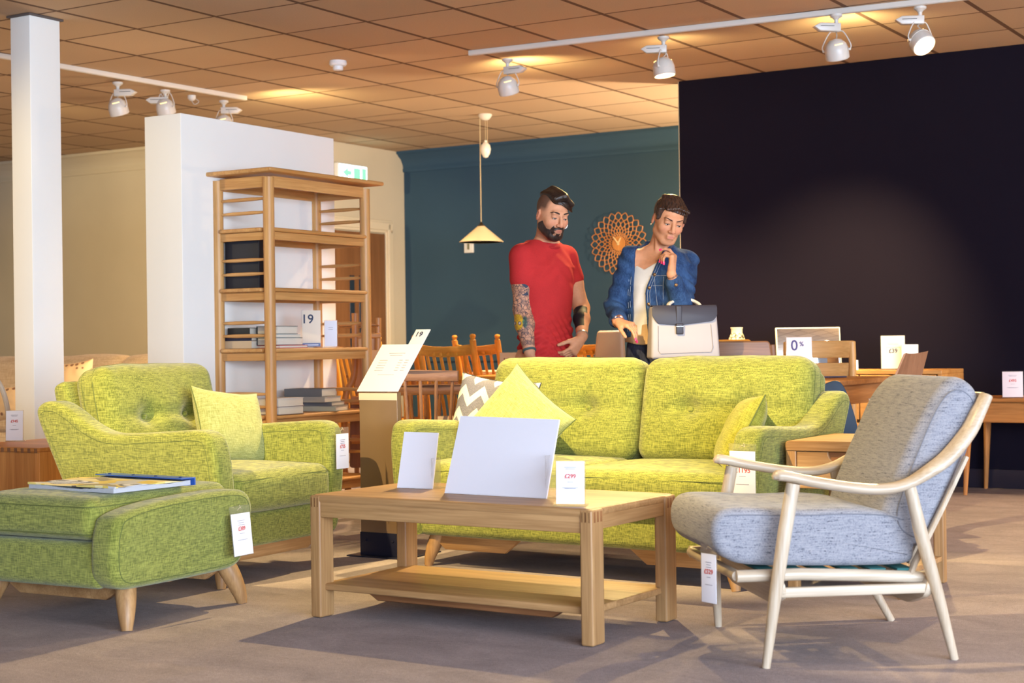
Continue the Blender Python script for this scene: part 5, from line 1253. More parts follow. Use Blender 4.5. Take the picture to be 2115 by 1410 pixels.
def skinmat(name):
    t = NT(name, .6, .3); a = t.n('ShaderNodeVertexColor', layer_name='Col')
    t.b.inputs['Subsurface Weight'].default_value = .12; t.b.inputs['Subsurface Radius'].default_value = (.012, .005, .003); t.b.inputs['Subsurface Scale'].default_value = .6
    nz = t.n('ShaderNodeTexNoise', Scale=60., Detail=3.); t.l(t.obj(), 0, nz, 'Vector'); r = t.ramp(nz, 0, [(.3, (.93, .92, .92)), (.7, (1.05, 1.04, 1.04))]); m0 = t.mix((a, 0), (r, 0), 1., 'MULTIPLY')
    # ink drawing where the mask (alpha) says so
    v = t.n('ShaderNodeTexVoronoi', Scale=46., feature='DISTANCE_TO_EDGE'); nn = t.n('ShaderNodeTexNoise', Scale=22., Detail=3.); t.l(t.obj(), 0, nn, 'Vector'); mp = t.mix((nn, 1), (0, 0, 0), .0)
    ad = t.n('ShaderNodeVectorMath', operation='MULTIPLY_ADD'); t.l(nn, 1, ad, 0); ad.inputs[1].default_value = (.05, .05, .05); t.l(t.obj(), 0, ad, 2); t.l(ad, 0, v, 'Vector')
    lr = t.ramp(v, 0, [(.02, (1, 1, 1)), (.09, (.15, .15, .15)), (.2, (0, 0, 0))]); n2 = t.n('ShaderNodeTexNoise', Scale=34., Detail=2.); t.l(t.obj(), 0, n2, 'Vector'); l2 = t.ramp(n2, 0, [(.46, (.1, .1, .1)), (.6, (.6, .6, .6))])
    mm_ = t.mix((lr, 0), (l2, 0), 1., 'LIGHTEN'); ml = t.n('ShaderNodeMath', operation='MULTIPLY'); t.l(mm_, 2, ml, 0); t.l(a, 1, ml, 1)
    fin = t.mix((m0, 2), lin((44, 50, 66)), (ml, 0)); t.l(fin, 2, t.b, 'Base Color'); return t.m
def cloth(name, c, n=.12, s=240., bump=.3, rough=.9):
    t = NT(name, rough, .2); a = t.n('ShaderNodeTexNoise', Scale=s, Detail=2.); t.l(t.obj(), 0, a, 'Vector'); b = t.n('ShaderNodeTexNoise', Scale=7., Detail=3.); t.l(t.obj(), 0, b, 'Vector')
    L_ = lin(c); m1 = t.mix((a, 0), (b, 0), .5); r = t.ramp(m1, 2, [(.35, tuple(v * (1 - n) for v in L_)), (.65, tuple(v * (1 + n) for v in L_))]); t.l(r, 0, t.b, 'Base Color'); t.bump(a, 0, bump, .001); return t.m
def denim(name, ca, cb, s=300.):
    t = NT(name, .9, .2); a = t.n('ShaderNodeTexNoise', Scale=1., Detail=2.); t.l(t.obj((s, s, 40)), 0, a, 'Vector'); b = t.n('ShaderNodeTexNoise', Scale=1., Detail=5., Roughness=.65); t.l(t.obj((9, 9, 6)), 0, b, 'Vector')
    m1 = t.mix((a, 0), (b, 0), .65); r = t.ramp(m1, 2, [(.38, lin(ca)), (.62, lin(cb))]); t.l(r, 0, t.b, 'Base Color'); t.bump(a, 0, .15, .0006); return t.m
def hairmat(name, ca, cb, sc=(260, 60, 60)):
    t = NT(name, .45, .5); a = t.n('ShaderNodeTexNoise', Scale=1., Detail=3.); t.l(t.obj(sc), 0, a, 'Vector'); r = t.ramp(a, 0, [(.35, lin(ca)), (.7, lin(cb))]); t.l(r, 0, t.b, 'Base Color'); t.bump(a, 0, .6, .002); return t.m
def hand(F, W, R, side, curls, thumb=(40, 20, 25), sc=1., spread=3.):
    "W wrist (world), R columns: x towards the thumb, y along the fingers, z out of the back of the hand; fingers curl to -z"
    fr0 = F.fr; H = Fr(W, R, sc); F.fr = H; tips = []
    F.cone((-.002, -.015, 0), (0, .02, 0), .024, .026, .012, flat=(1, 1, 1.35))
    for x, r in ((-.026, .0125), (-.009, .0135), (.009, .0135), (.026, .013)): F.cone((x * .55, .012, 0), (x, .078, 0), .015, r, .01)
    F.cone((.016, .012, -.008), (.03, .045, -.012), .016, .014, .012)
    LN = ((.034, .021, .018), (.043, .027, .02), (.047, .030, .021), (.042, .026, .019)); X = (-.027, -.009, .009, .027); RD = (.0078, .0087, .0090, .0088)
    for f_ in range(4):
        p = np.array([X[f_], .08 - (.006 if f_ in (0,) else 0), 0.]); an = 0; sp_ = math.radians((f_ - 1.5) * spread)
        c = curls[f_]; c = c if isinstance(c, tuple) else (c, c * 1.1, c * .7)
        for L_, cc, q in zip(LN[f_], c, (0, 1, 2)):
            an += math.radians(cc); d = np.array([math.sin(sp_) * math.cos(an), math.cos(an), -math.sin(an)]); p2 = p + d * L_
            F.cone(p, p2, RD[f_] * (1.02 - .08 * q), RD[f_] * (.94 - .10 * q), .004); p = p2
        tips.append((H.w(p), H.R @ d))
    p = np.array([.026, .022, -.010]); a1, a2, a3 = thumb; an = math.radians(a1); out = 0
    for L_, r, (az, dn) in zip((.040, .031, .026), (.0125, .0108, .0098), ((a1, 18), (a1 - a2, 26), (a1 - a2 - a3, 30))):
        az = math.radians(az); dn = math.radians(dn); d = np.array([math.sin(az) * math.cos(dn), math.cos(az) * math.cos(dn), -math.sin(dn)]); p2 = p + d * L_; F.cone(p, p2, r, r * .88, .006); p = p2
    tips.append((H.w(p), H.R @ d)); F.fr = fr0; return tips
def head(F, H, sex):
    F.fr = H; m_ = sex == 'm'
    F.ell((0, .018, .035), (.075, .094, .088), .02); F.ell((0, -.022, -.025), (.063 if m_ else .060, .068, .084), .03)
    F.cone((-.040, .0, -.06), (-.022, -.06, -.088), .028, .02, .02); F.cone((.040, .0, -.06), (.022, -.06, -.088), .028, .02, .02)
    F.ell((0, -.062, -.088), (.030 if m_ else .024, .026, .024), .02)
    F.cone((-.034, -.076, .030), (.034, -.076, .030), .013, .013, .012)
    for sx in (-1, 1):
        F.ell((sx * .038, -.056, -.022), (.024, .026, .024), .02)
        F.ell((sx * .031, -.101, .010), (.017, .018, .012), .010, 'sub')
        F.ell((sx * .031, -.0745, .010), (.0145, .0135, .0125), .004)
        # ear: shell with a dent
        Re = rotm('Z', sx * 22) @ rotm('X', 10)
        F.ell((sx * .078, .010, -.006), (.008, .019, .031), .004, R=Re); F.ell((sx * .086, .004, -.002), (.006, .010, .017), .003, 'sub', R=Re)
    F.cone((0, -.088, .020), (0, -.111, -.024), .0075, .0115, .010)
    for sx in (-1, 1): F.ell((sx * .0125, -.100, -.028), (.0085, .0105, .008), .006)
    F.ell((0, -.086, -.060), (.026, .014, .022) if m_ else (.021, .0115, .019), .014)
    F.cone((-.017, -.0945, -.0525), (.017, -.0945, -.0525), .0048, .0048, .004); F.cone((-.013, -.0945, -.0635), (.013, -.0945, -.0635), .0060, .0060, .004)
    F.cone((-.019, -.102, -.0575), (.019, -.102, -.0575), .0022, .0022, .003, 'sub')
def headcols(L, sex, base, lips, P):
    "L head-local coordinates of every vertex; returns colours"
    c = np.tile(np.array([*lin(base), 0.]), (len(P), 1)); x, y, z = L.T; near = (np.abs(x) < .1) & (np.abs(y) < .13) & (z > -.12) & (z < .15)
    def blend(mask, col, a): 
        m_ = np.clip(mask, 0, 1)[:, None] * a; c[:, :3] = c[:, :3] * (1 - m_) + np.array(lin(col)) * m_
    f = near & (y < -.07)
    blend(f * np.exp(-((x / .017) ** 4) - (((z + .058) / .0085) ** 4)), lips, .75)
    for sx in (-1, 1):
        blend(f * np.exp(-(((x - sx * .031) / .018) ** 2) - (((z - .010) / .012) ** 2)), (150, 96, 78), .30)
        blend(f * np.exp(-(((x - sx * .040) / .02) ** 2) - (((z + .024) / .018) ** 2)), (205, 120, 98), .35)
    blend(f * np.exp(-((x / .014) ** 2) - (((z + .026) / .01) ** 2)), (205, 122, 100), .35)
    blend(near * (np.abs(x) > .078), (200, 110, 92), .4)
    return c
def facebits(parent, H, org, brow, lash, sex, gaze=(0, -.35)):
    org = np.array(org); W = lambda p: tuple(H.w(p) - org)
    for sx in (-1, 1):
        b0 = .0345 if sex == 'm' else .036
        if sex == 'm': pts = [(sx * .013, -.0915, .031), (sx * .028, -.0905, .036), (sx * .043, -.079, .035), (sx * .052, -.066, .028)]; rd = [.0034, .0040, .0034, .0014]
        else: pts = [(sx * .012, -.0945, .0275), (sx * .026, -.0925, .032), (sx * .042, -.0835, .035), (sx * .053, -.070, .030)]; rd = [.0020, .0025, .0021, .0008]
        q = MB(); q.tube([W(p) for p in spl(pts, 4)], list(np.interp(np.linspace(0, 3, 13), [0, 1, 2, 3], rd)), 8); q.build('eyebrow', brow, parent)
        # opening of the eye with the iris looking down, lash line above
        q = MB(); q.tube([W(p) for p in spl([(sx * .0175, -.0835, .0045), (sx * .025, -.0885, .0065), (sx * .034, -.0885, .0065), (sx * .0445, -.079, .0045)], 4)], [.0006, .0012, .0014, .0014, .0014, .0013, .0008], 6); q.build('eyelash', lash, parent)
        e = MB(); V = []; 
        for ring in (0, 1):
            for k in range(12):
                a = 2 * math.pi * k / 12; V.append(W((sx * .031 + .0105 * math.cos(a) * (1 - ring * .0), -.0745 - .0138 * math.sqrt(max(0, 1 - (.0105 * math.cos(a) / .0145) ** 2 - .12)) - .0002, .0030 + .0026 * math.sin(a))))
        e.add(V[:12], [tuple(range(12))]); e.build('eye', plain('eye_white', (196, 184, 176), .2), parent)
        e = MB(); e.lathe([(0, .0006), (.0034, 0), (.0034, -.001)], 12, T=Matrix.Translation(W((sx * .031 + gaze[0] * .01, -.0886, .0036))) @ Matrix(H.R.tolist()).to_4x4() @ RX(90)); e.build('iris', plain('iris_dark', (52, 40, 34), .2), parent)
def Rfrom(x=None, y=None, z=None):
    "frame from finger direction y and back-of-hand normal z"
    y = np.array(y, float); y /= np.linalg.norm(y); z = np.array(z, float); z -= y * (z @ y); z /= np.linalg.norm(z); x = np.cross(y, z); return np.stack([x, y, z], 1)

# ------------------------------------------------------------------ the man
def mk_man():
    YM = 8.35; C = at(1123, 700, YM); cx, cy = C[0], YM; a = lambda px, py, dy=0.: at(px, py, YM + dy)
    org = (cx, cy, 0); root = thing('person', 'man in a red t-shirt with tattooed arms and dark beard looking down', 'person', org)
    xs = rng((cx - .30, cx + .36, .0034)); ys = rng((cy - .34, cy + .26, .0036)); zs = rng((-.0, .80, .011), (.80, 1.44, .0042), (1.44, 1.83, .0028))
    psi = 40; RB = rotm('Z', psi); B = Fr((cx, cy, 0), RB)
    hc = a(1141, 444, -.10); RH = rotm('Z', 27) @ rotm('X', 21) @ rotm('Y', 3); H = Fr(hc, RH, 1.02)
    sh = {}
    F = Field(xs, ys, zs)
    # head
    head(F, H, 'm')
    F.fr = Fr(); nb = a(1128, 508, .0)
    F.cone(H.w((0, .025, -.045)), nb, .056, .062, .03)
    F.fr = B
    T_ = [(.86, .008, -.0, .150, .108), (.95, .008, -.006, .146, .106), (1.10, .004, 0, .142, .104), (1.25, 0, 0, .162, .118), (1.36, 0, 0, .168, .118), (1.43, 0, .01, .135, .095), (1.475, 0, .01, .075, .065)]
    F.loft(T_, 0, .03)
    F.fr = Fr()
    Ls, Le, Lw = a(1079, 530, -.10), a(1078, 638, -.11), a(1094, 728, -.20)
    Rs, Re, Rw = a(1168, 532, .12), a(1201, 636, .12), a(1202, 693, -.075)
    F.cone(nb + [0, .02, -.02], Ls, .055, .055, .05); F.cone(nb + [0, .02, -.02], Rs, .055, .055, .05)
    F.cone(Ls, (Ls + Le) / 2, .058, .055, .03); F.cone((Ls + Le) / 2, Le, .054, .044, .02); F.cone(Le, Le * .65 + Lw * .35, .046, .049, .02); F.cone(Le * .65 + Lw * .35, Lw, .048, .029, .02)
    F.cone(Rs, (Rs + Re) / 2, .056, .052, .03); F.cone((Rs + Re) / 2, Re, .050, .042, .02); F.cone(Re, Re * .6 + Rw * .4, .043, .043, .02); F.cone(Re * .6 + Rw * .4, Rw, .042, .029, .02)
    # hands
    d = (Lw - Le); d = d / np.linalg.norm(d); hand(F, Lw + d * .02, Rfrom(y=d + np.array([.15, -.1, -.2]), z=(-.8, -.6, .0)), 1, (22, 20, 18, 16))
    tip = a(1172, 716, -.21); d2 = tip - Rw; 
    tR = hand(F, Rw + np.array([-.004, -.012, -.02]), Rfrom(y=(-.55, -.25, -.70), z=(.78, -.62, -.12)) @ np.diag([1, 1, 1]), 1, ((42, 40, 20), (40, 38, 20), (36, 34, 22), (28, 34, 20)), (30, 10, 0))
    # legs
    F.fr = B
    for s in (-1, 1):
        F.cone((s * .085, .01, .86), (s * .095, -.01, .48), .085, .058, .03); F.cone((s * .095, -.01, .48), (s * .10, .02, .09), .056, .04, .02); F.cone((s * .10, .02, .06), (s * .115, -.13, .035), .04, .034, .02)
    SK = skinmat('man_skin'); body, P = F.mesh('body', SK, root, org)
    L = ((P - H.c) @ H.R) / H.s; col = headcols(L, 'm', (206, 150, 118), (186, 104, 92), P)
    x, y, z = L.T; near = (np.abs(x) < .1) & (np.abs(y) < .14)
    # shaved sides of the scalp and stubble shadow of the cheeks
    s_ = near * np.clip((y + .045 - .0) / .02, 0, 1) * np.clip((z - .015 + np.clip(y, 0, .1) * .7) / .03, 0, 1); col[:, :3] = col[:, :3] * (1 - .84 * s_[:, None]) + np.array(lin((48, 34, 32))) * .84 * s_[:, None]
    st = near * (z < -.04) * np.clip((-.03 - z) / .03, 0, 1) * (z > -.13); col[:, :3] = col[:, :3] * (1 - .35 * st[:, None]) + np.array(lin((80, 52, 46))) * .35 * st[:, None]
    # tattooed arms
    def seg(P, A, B_): ba = B_ - A; t = np.clip(((P - A) @ ba) / (ba @ ba), -.1, 1.1); return t, np.linalg.norm(P - (A + t[:, None] * ba), axis=1)
    t1, d1 = seg(P, Ls, Le); t2, d2_ = seg(P, Le, Lw); zz = P[:, 2]
    ink = ((d1 < .075) & (t1 > .2) & (t1 <= 1)) | ((d2_ < .07) & (t2 > 0) & (t2 < .88)); ink = ink & (P[:, 0] < cx + .02)
    col[:, 3] = ink * .95
    # big dark sweep below the sleeve and the yellow mask on the forearm
    u = (P[:, 0] - a(1085, 600)[0]); w_ = zz - a(1085, 590)[2]
    dark = ink & (np.abs(u - .25 * w_ * np.sin(w_ * 60)) < .010 + .012 * np.sin(w_ * 90 + 1)) & (w_ > -.055) & (w_ < .045); col[dark, :3] = lin((50, 60, 84))
    yc = a(1068, 666); yd = ((P[:, 0] - yc[0]) / .034) ** 2 + ((zz - yc[2]) / .042) ** 2; ye = ink & (yd < 1) & (P[:, 1] < cy - .05); col[ye, :3] = lin((214, 166, 40)); col[ye, 3] = .45
    for ex_ in (-.013, .013):
        e2 = ink & (((P[:, 0] - yc[0] - ex_) / .009) ** 2 + ((zz - yc[2] + .006) / .009) ** 2 < 1) & (P[:, 1] < cy - .05); col[e2, :3] = lin((60, 60, 84))
        e2 = ink & (((P[:, 0] - yc[0] - ex_) / .005) ** 2 + ((zz - yc[2] + .006) / .005) ** 2 < 1) & (P[:, 1] < cy - .05); col[e2, :3] = lin((214, 200, 196))
    gr = ink & (((P[:, 0] - yc[0] - .04) / .012) ** 2 + ((zz - yc[2]) / .03) ** 2 < 1); col[gr, :3] = lin((84, 120, 84))
    t3, d3 = seg(P, Re, Rw); bl = (d3 < .07) & (t3 > .15) & (t3 < .8) & (P[:, 0] - (Re[0] + (Rw[0] - Re[0]) * t3) < .012 + .018 * (t3 < .4)) & (P[:, 0] > cx + .1); col[bl, :3] = lin((34, 34, 42))
    paint(body, col)
    # beard
    Fb = Field(rng((hc[0] - .14, hc[0] + .14, .0026)), rng((hc[1] - .17, hc[1] + .13, .0026)), rng((hc[2] - .17, hc[2] + .06, .0026))); Fb.fr = H
    Fb.cone((-.041, -.0, -.060), (-.023, -.060, -.088), .0300, .0235, .02); Fb.cone((.041, .0, -.060), (.023, -.060, -.088), .0300, .0235, .02); Fb.ell((0, -.064, -.092), (.034, .031, .030), .02); Fb.ell((0, -.023, -.025), (.0650, .0695, .0860), .02)
    Fb.ell((0, -.088, -.058), (.031, .018, .026), .012)
    def keep(x, y, z):
        cheek = z - (-.060 + .0 * x + np.clip((np.abs(x) - .022), 0, 1) * .12 + np.clip(np.abs(x) - .052, 0, 1) * 3.4)   # below the cheek line
        cheek = np.minimum(cheek, z - (-.036 + .16 * np.clip(np.abs(x) - .012, 0, 1) * -1) ) if 0 else cheek
        mous = np.maximum(np.abs(z + .0435 + np.abs(x) * .22) - .0062, np.abs(x) - .031)
        side = np.maximum(np.abs(z + .06) - .03, np.abs(np.abs(x) - .030) - .006)
        r = np.minimum(np.minimum(cheek, mous), np.maximum(side, y + .04)); r = np.maximum(r, y - .012 + np.clip(-z - .06, 0, 1) * .4)
        lip = (np.abs(x) / .024) ** 2 + ((z + .060) / .0115) ** 2 - 1; under = ((np.abs(x) - .017) / .008) ** 2 + ((z + .077) / .0075) ** 2 - 1
        r = np.maximum(r, -lip * .008 + 0 * y - 9 * (y > -.05)); r = np.maximum(r, -under * .007 - 9 * (y > -.05)); return r
    Fb.cut(keep); hb = hairmat('beard_hair', (22, 16, 18), (62, 42, 38)); Fb.mesh('beard', hb, root, org, 1)
    # hair: swept top
    Fh = Field(rng((hc[0] - .14, hc[0] + .14, .0026)), rng((hc[1] - .17, hc[1] + .15, .0026)), rng((hc[2] + .0, hc[2] + .17, .0026))); Fh.fr = H
    Fh.ell((.009, .012, .042), (.0705, .0965, .0860), .02)
    for k in range(8):
        y0 = -.062 + k * .020; Fh.cone((-.034, y0 + .006, .094 + .012 * math.sin(k * .5 + .4)), (.012, y0 - .004, .118), .013, .013, .022); Fh.cone((.012, y0 - .004, .115), (.062, y0 - .006, .080), .013, .011, .022)
    Fh.cone((.046, -.066, .088), (.074, -.056, .036), .010, .006, .008); Fh.cone((.054, -.05, .085), (.078, -.036, .028), .012, .007, .008)
    def kh(x, y, z): return np.maximum(.070 + np.clip(-x - .03, 0, 1) * .35 - np.clip(x, 0, 1) * .45 + np.clip(-.05 - y, 0, .1) * .15 - z, -y - .096)
    def strand(x, y, z): return .0009 * np.sin(y * 700 + x * 60 + 3 * np.sin(x * 70)) * (z > .05)
    Fh.op(strand, (0, 0, .08), .2, .01, 'disp'); Fh.cut(kh)
    Fh.mesh('hair', hairmat('man_hair', (16, 12, 14), (54, 36, 28), (60, 300, 60)), root, org, 1)
    facebits(root, H, org, plain('man_brow', (44, 30, 26), .8), plain('lash_dark', (30, 22, 22), .7), 'm')
    # ear plug ring on the far ear, nose stud
    q = MB(); M4 = Matrix.Translation(tuple(H.w((.084, .0, -.047)) - np.array(org))) @ RZ(20); q.tube([tuple(M4 @ Vector((.013 * math.cos(t_), 0, .016 * math.sin(t_)))) for t_ in np.linspace(-2.2, 1.7, 14)], .0045, 8); q.build('ear_hoop', plain('white_gloss', (236, 236, 236), .2), root)
    # t-shirt
    Fs = Field(rng((cx - .26, cx + .28, .0036)), rng((cy - .26, cy + .26, .0036)), rng((.85, 1.52, .0036))); Fs.fr = B
    def fold(x, y, z):
        low = np.clip((1.16 - z) / .2, 0, 1); up = np.clip((z - 1.2) / .15, 0, 1)
        f = .0060 * np.sin((z + .42 * x + .10 * np.sin(x * 14)) * 95) * low * np.clip(.9 - abs(z - 1.02) * 2.5, 0, 1) + .0040 * np.sin((z * .9 - .5 * x + .3 * y) * 150 + 4 * np.sin(x * 9)) * low
        return f + .003 * np.sin((z + .9 * np.abs(x)) * 70) * up - .004 * np.clip((.93 - z) / .06, 0, 1)
    Ts = [(.872, .008, -.012, .160, .122), (.95, .008, -.010, .156, .118), (1.10, .004, -.004, .152, .112), (1.25, 0, -.002, .172, .128), (1.36, 0, 0, .178, .126), (1.43, 0, .01, .145, .102), (1.475, 0, .012, .105, .085), (1.495, 0, .012, .085, .075)]
    Fs.loft(Ts, 0, .03, fold=fold); Fs.fr = Fr()
    Fs.cone(nb + [0, .02, -.022], Ls, .060, .066, .04); Fs.cone(nb + [0, .02, -.022], Rs, .060, .064, .04)
    k1 = Ls + (Le - Ls) * .43; k2 = Rs + (Re - Rs) * .40; Fs.cone(Ls, k1, .067, .066, .02); Fs.cone(Rs, k2, .062, .064, .02)
    Fs.cone(nb + np.array([.0, .004, -.06]), nb + np.array([.004, -.010, -.012]), .095, .062, .03)
    Fs.cone(nb + np.array([.004, -.012, -.03]), nb + np.array([.006, -.004, .06]), .052, .072, .004, 'sub')
    nL = (Le - Ls) / np.linalg.norm(Le - Ls); nR = (Re - Rs) / np.linalg.norm(Re - Rs)
    def cutS(x, y, z):
        r = .872 + .012 * np.sin(x * 22) - z
        l_ = (x - k1[0]) * nL[0] + (y - k1[1]) * nL[1] + (z - k1[2]) * nL[2]; l_ = np.where(x < cx - .075, l_, -1)
        r_ = (x - k2[0]) * nR[0] + (y - k2[1]) * nR[1] + (z - k2[2]) * nR[2]; 
        dist = np.sqrt((x - k2[0]) ** 2 + (y - k2[1]) ** 2 + ((z - k2[2]) * .6) ** 2); r_ = np.where((dist < .10) & (x > cx + .10), r_, -1)
        dist = np.sqrt((x - k1[0]) ** 2 + (y - k1[1]) ** 2 + ((z - k1[2]) * .6) ** 2); l_ = np.where(dist < .11, l_, -1)
        return np.maximum(r, np.maximum(l_, r_))
    Fs.cut(cutS)
    Fs.mesh('t_shirt', cloth('red_marl_jersey', (178, 44, 46), .12), root, org, 2)
    q = MB(); cc = nb + np.array([.004, -.010, .0]) - np.array(org); q.tube([(cc[0] + .066 * math.cos(t), cc[1] + .064 * math.sin(t) * 1.05, cc[2] + .002 + .014 * math.sin(t) - .006 * math.cos(t)) for t in np.linspace(0, 2 * math.pi, 41)], .0075, 8, flat=1.3); q.build('collar', cloth('red_rib', (160, 36, 40), .12), root)
    # jeans and shoes
    Fj = Field(rng((cx - .28, cx + .28, .006)), rng((cy - .28, cy + .28, .006)), rng((.05, .93, .008))); Fj.fr = B
    Fj.loft([(.80, .006, .0, .162, .122), (.91, .008, -.006, .154, .113)], 0, .03)
    for s in (-1, 1): Fj.cone((s * .085, .01, .82), (s * .095, -.01, .48), .098, .072, .03); Fj.cone((s * .095, -.01, .48), (s * .10, .02, .08), .072, .058, .02)
    Fj.cut(lambda x, y, z: z - .91); DJ = denim('dark_denim', (22, 26, 44), (46, 54, 80)); Fj.mesh('jeans', DJ, root, org, 1)
    for s in (-1, 1):
        q = MB(); q.rbox((0, 0, 0), (.10, .29, .075), .035, 4, n=(2, 6, 1), f=lambda x, y, z: (x * (1 - .25 * max(0, -y / .145) ** 2), y, z * (1 - .35 * max(0, -y / .145)) - .012 * max(0, -y / .145)), T=Matrix.Translation((0, 0, 0)) @ RZ(psi) @ TR(s * .108, -.05, .038)); q.build('shoe', plain('brown_shoe', (70, 48, 36), .5), root)
    # bracelets
    for W_0, dr, rr, mt, nm in ((Lw - (Lw - Le) * .05, Lw - Le, .0345, plain('woven_band', (60, 84, 88), .8), 'wristband'), (Rw - (Rw - Re) * .02, Rw - Re, .032, plain('silver_chain', (200, 196, 192), .3, .8), 'bracelet')):
        q = MB(); M4 = Matrix.Translation(tuple(W_0 - np.array(org))) @ Vector(dr).to_track_quat('Z', 'Y').to_matrix().to_4x4(); q.lathe([(rr - .002, -.006), (rr + .001, -.005), (rr + .0015, .005), (rr - .002, .006)], 24, T=M4); q.build(nm, mt, root)
mk_man()

# ------------------------------------------------------------------ the woman
def mk_woman():
    YM = 7.95; C = at(1360, 700, YM); cx, cy = C[0], YM; a = lambda px, py, dy=0.: at(px, py, YM + dy); org = (cx, cy, 0)
    root = thing('person', 'woman in a blue denim jacket with short hair, hand on chin, looking down', 'person', org)
    psi = -18; RB = rotm('Z', psi); B = Fr((cx, cy, 0), RB)
    hc = a(1381, 455, -.09); RH = rotm('Z', 14) @ rotm('Y', 9) @ rotm('X', 24); H = Fr(hc, RH, .985)
    F = Field(rng((cx - .34, cx + .28, .0034)), rng((cy - .38, cy + .24, .0036)), rng((0, .88, .011), (.88, 1.36, .0036), (1.36, 1.74, .0028)))
    head(F, H, 'f'); F.fr = Fr(); nb = a(1358, 520, .0)
    F.cone(H.w((0, .03, -.05)), nb, .046, .050, .025)
    F.fr = B; F.loft([(.86, 0, .0, .165, .112), (.98, 0, 0, .145, .10), (1.10, 0, 0, .130, .092), (1.24, 0, -.005, .145, .108), (1.34, 0, 0, .145, .095), (1.40, 0, .01, .11, .075), (1.43, 0, .012, .06, .05)], 0, .03)
    F.fr = Fr()
    Ls, Le, Lw = a(1305, 532, -.02), a(1270, 634, .0), a(1277, 664, -.17)
    Rs, Re, Rw = a(1418, 540, .06), a(1408, 630, -.15), a(1387, 566, -.25)
    F.cone(nb + [0, .02, -.02], Ls, .042, .042, .04); F.cone(nb + [0, .02, -.02], Rs, .042, .042, .04)
    for S_, E_, W_0 in ((Ls, Le, Lw), (Rs, Re, Rw)): F.cone(S_, E_, .042, .034, .02); F.cone(E_, W_0, .035, .0235, .02)
    # collar bones and sternal tendons
    for s in (-1, 1): F.cone(nb + np.array([s * .012, -.052, -.015]), H.w((s * .045, .0, -.055)), .008, .012, .012)
    tipsL = hand(F, Lw + np.array([.002, -.008, -.004]), Rfrom(y=(.70, -.62, -.20), z=(.05, -.30, .92)), 1, ((46, 40, 16), (42, 38, 14), (34, 34, 12), (26, 30, 12)), (34, 12, 6), .90, 2.5)
    tipsR = hand(F, Rw + np.array([.0, .002, .014]), Rfrom(y=(.12, -.10, 1.0), z=(.88, -.35, -.15)), 1, ((80, 74, 30), (78, 70, 30), (74, 62, 28), (48, 36, 22)), (30, 10, 6), .93, 2.)
    F.fr = B
    for s in (-1, 1): F.cone((s * .08, .01, .86), (s * .085, -.01, .46), .08, .052, .03); F.cone((s * .085, -.01, .46), (s * .085, .02, .09), .05, .036, .02); F.cone((s * .085, .02, .05), (s * .095, -.12, .03), .035, .03, .02)
    SK = skinmat('woman_skin'); body, P = F.mesh('body', SK, root, org); L = ((P - H.c) @ H.R) / H.s; col = headcols(L, 'f', (208, 148, 112), (190, 112, 104), P)
    x, y, z = L.T; near = (np.abs(x) < .1) & (np.abs(y) < .14)
    nz_ = np.array(lin((52, 34, 30)))
    s_ = near * np.clip((y + .02) / .02, 0, 1) * np.clip((z + .0) / .03, 0, 1); col[:, :3] = col[:, :3] * (1 - .8 * s_[:, None]) + nz_ * .8 * s_[:, None]
    # small script tattoo on the raised wrist
    d = Rw - Re; d /= np.linalg.norm(d); t_ = (P - Rw) @ d; r_ = np.linalg.norm(P - Rw, axis=1); col[(np.abs(t_ + .008) < .005) & (r_ < .045) & (np.sin(P[:, 0] * 900) > -.4), :3] = lin((60, 50, 60))
    paint(body, col)
    PINK = plain('pink_nail', (232, 62, 110), .2)
    for tips, lst in ((tipsL, (0, 1, 2, 3)), (tipsR, (0, 1, 2, 3))):
        for i in lst:
            p, dr = tips[i]; q = MB(); up = (np.array([.25, -.72, .60]) if tips is tipsL else np.array([.3, -.9, .1])); up = up - dr * (up @ dr); up = up / np.linalg.norm(up)
            M4 = Matrix(np.stack([np.cross(dr, up), dr, up], 1).tolist()).to_4x4(); M4.translation = Vector(p + dr * .004 + up * .0045 - np.array(org)); q.rbox((0, 0, 0), (.0105, .0165, .0045), .002, 2, T=M4); q.build('fingernail', PINK, root)
    # hair: short, brushed forward
    Fh = Field(rng((hc[0] - .15, hc[0] + .15, .0026)), rng((hc[1] - .18, hc[1] + .15, .0026)), rng((hc[2] - .09, hc[2] + .21, .0026))); Fh.fr = H
    Fh.ell((0, .019, .040), (.0785, .0965, .0885), .02)
    for k in range(9):
        x0 = -.056 + k * .014; Fh.cone((x0 * .7 - .01, .02, .112), (x0 + .014, -.064, .088 - abs(x0) * .25), .0125, .0075, .010)
    for s in (-1, 1): Fh.cone((s * .066, -.035, .06), (s * .074, -.040, .000 if s < 0 else -.004), .014, .006, .01)
    def strand(x, y, z): return .0012 * np.sin(x * 420 + y * 90 + 3 * np.sin(y * 40)) + .0007 * np.sin(x * 260 - y * 300)
    Fh.op(strand, (0, 0, .04), .25, .01, 'disp')
    def kh(x, y, z):
        hl = .064 - np.abs(x) * .1 - .15 * x                                  # fringe line at the front
        front = np.where(y < -.045, hl - z, -1); side = np.where((y >= -.045) & (y < .0), -.004 - z + np.clip(-y - .02, 0, 1) * .6, -1)
        back = np.where(y >= .0, -.035 + np.clip(.035 - y, 0, 1) * .9 - z, -1); return np.maximum(np.maximum(front, side), back)
    Fh.cut(kh)
    for s in (-1, 1): Fh.ell((s * .084, .010, -.004), (.012, .024, .036), .004, 'sub')
    Fh.mesh('hair', hairmat('woman_hair', (30, 18, 18), (74, 46, 32), (200, 60, 60)), root, org, 1)
    facebits(root, H, org, plain('woman_brow', (58, 34, 28), .8), plain('lash_dark', (30, 22, 22), .7), 'f', (.1, -.3))
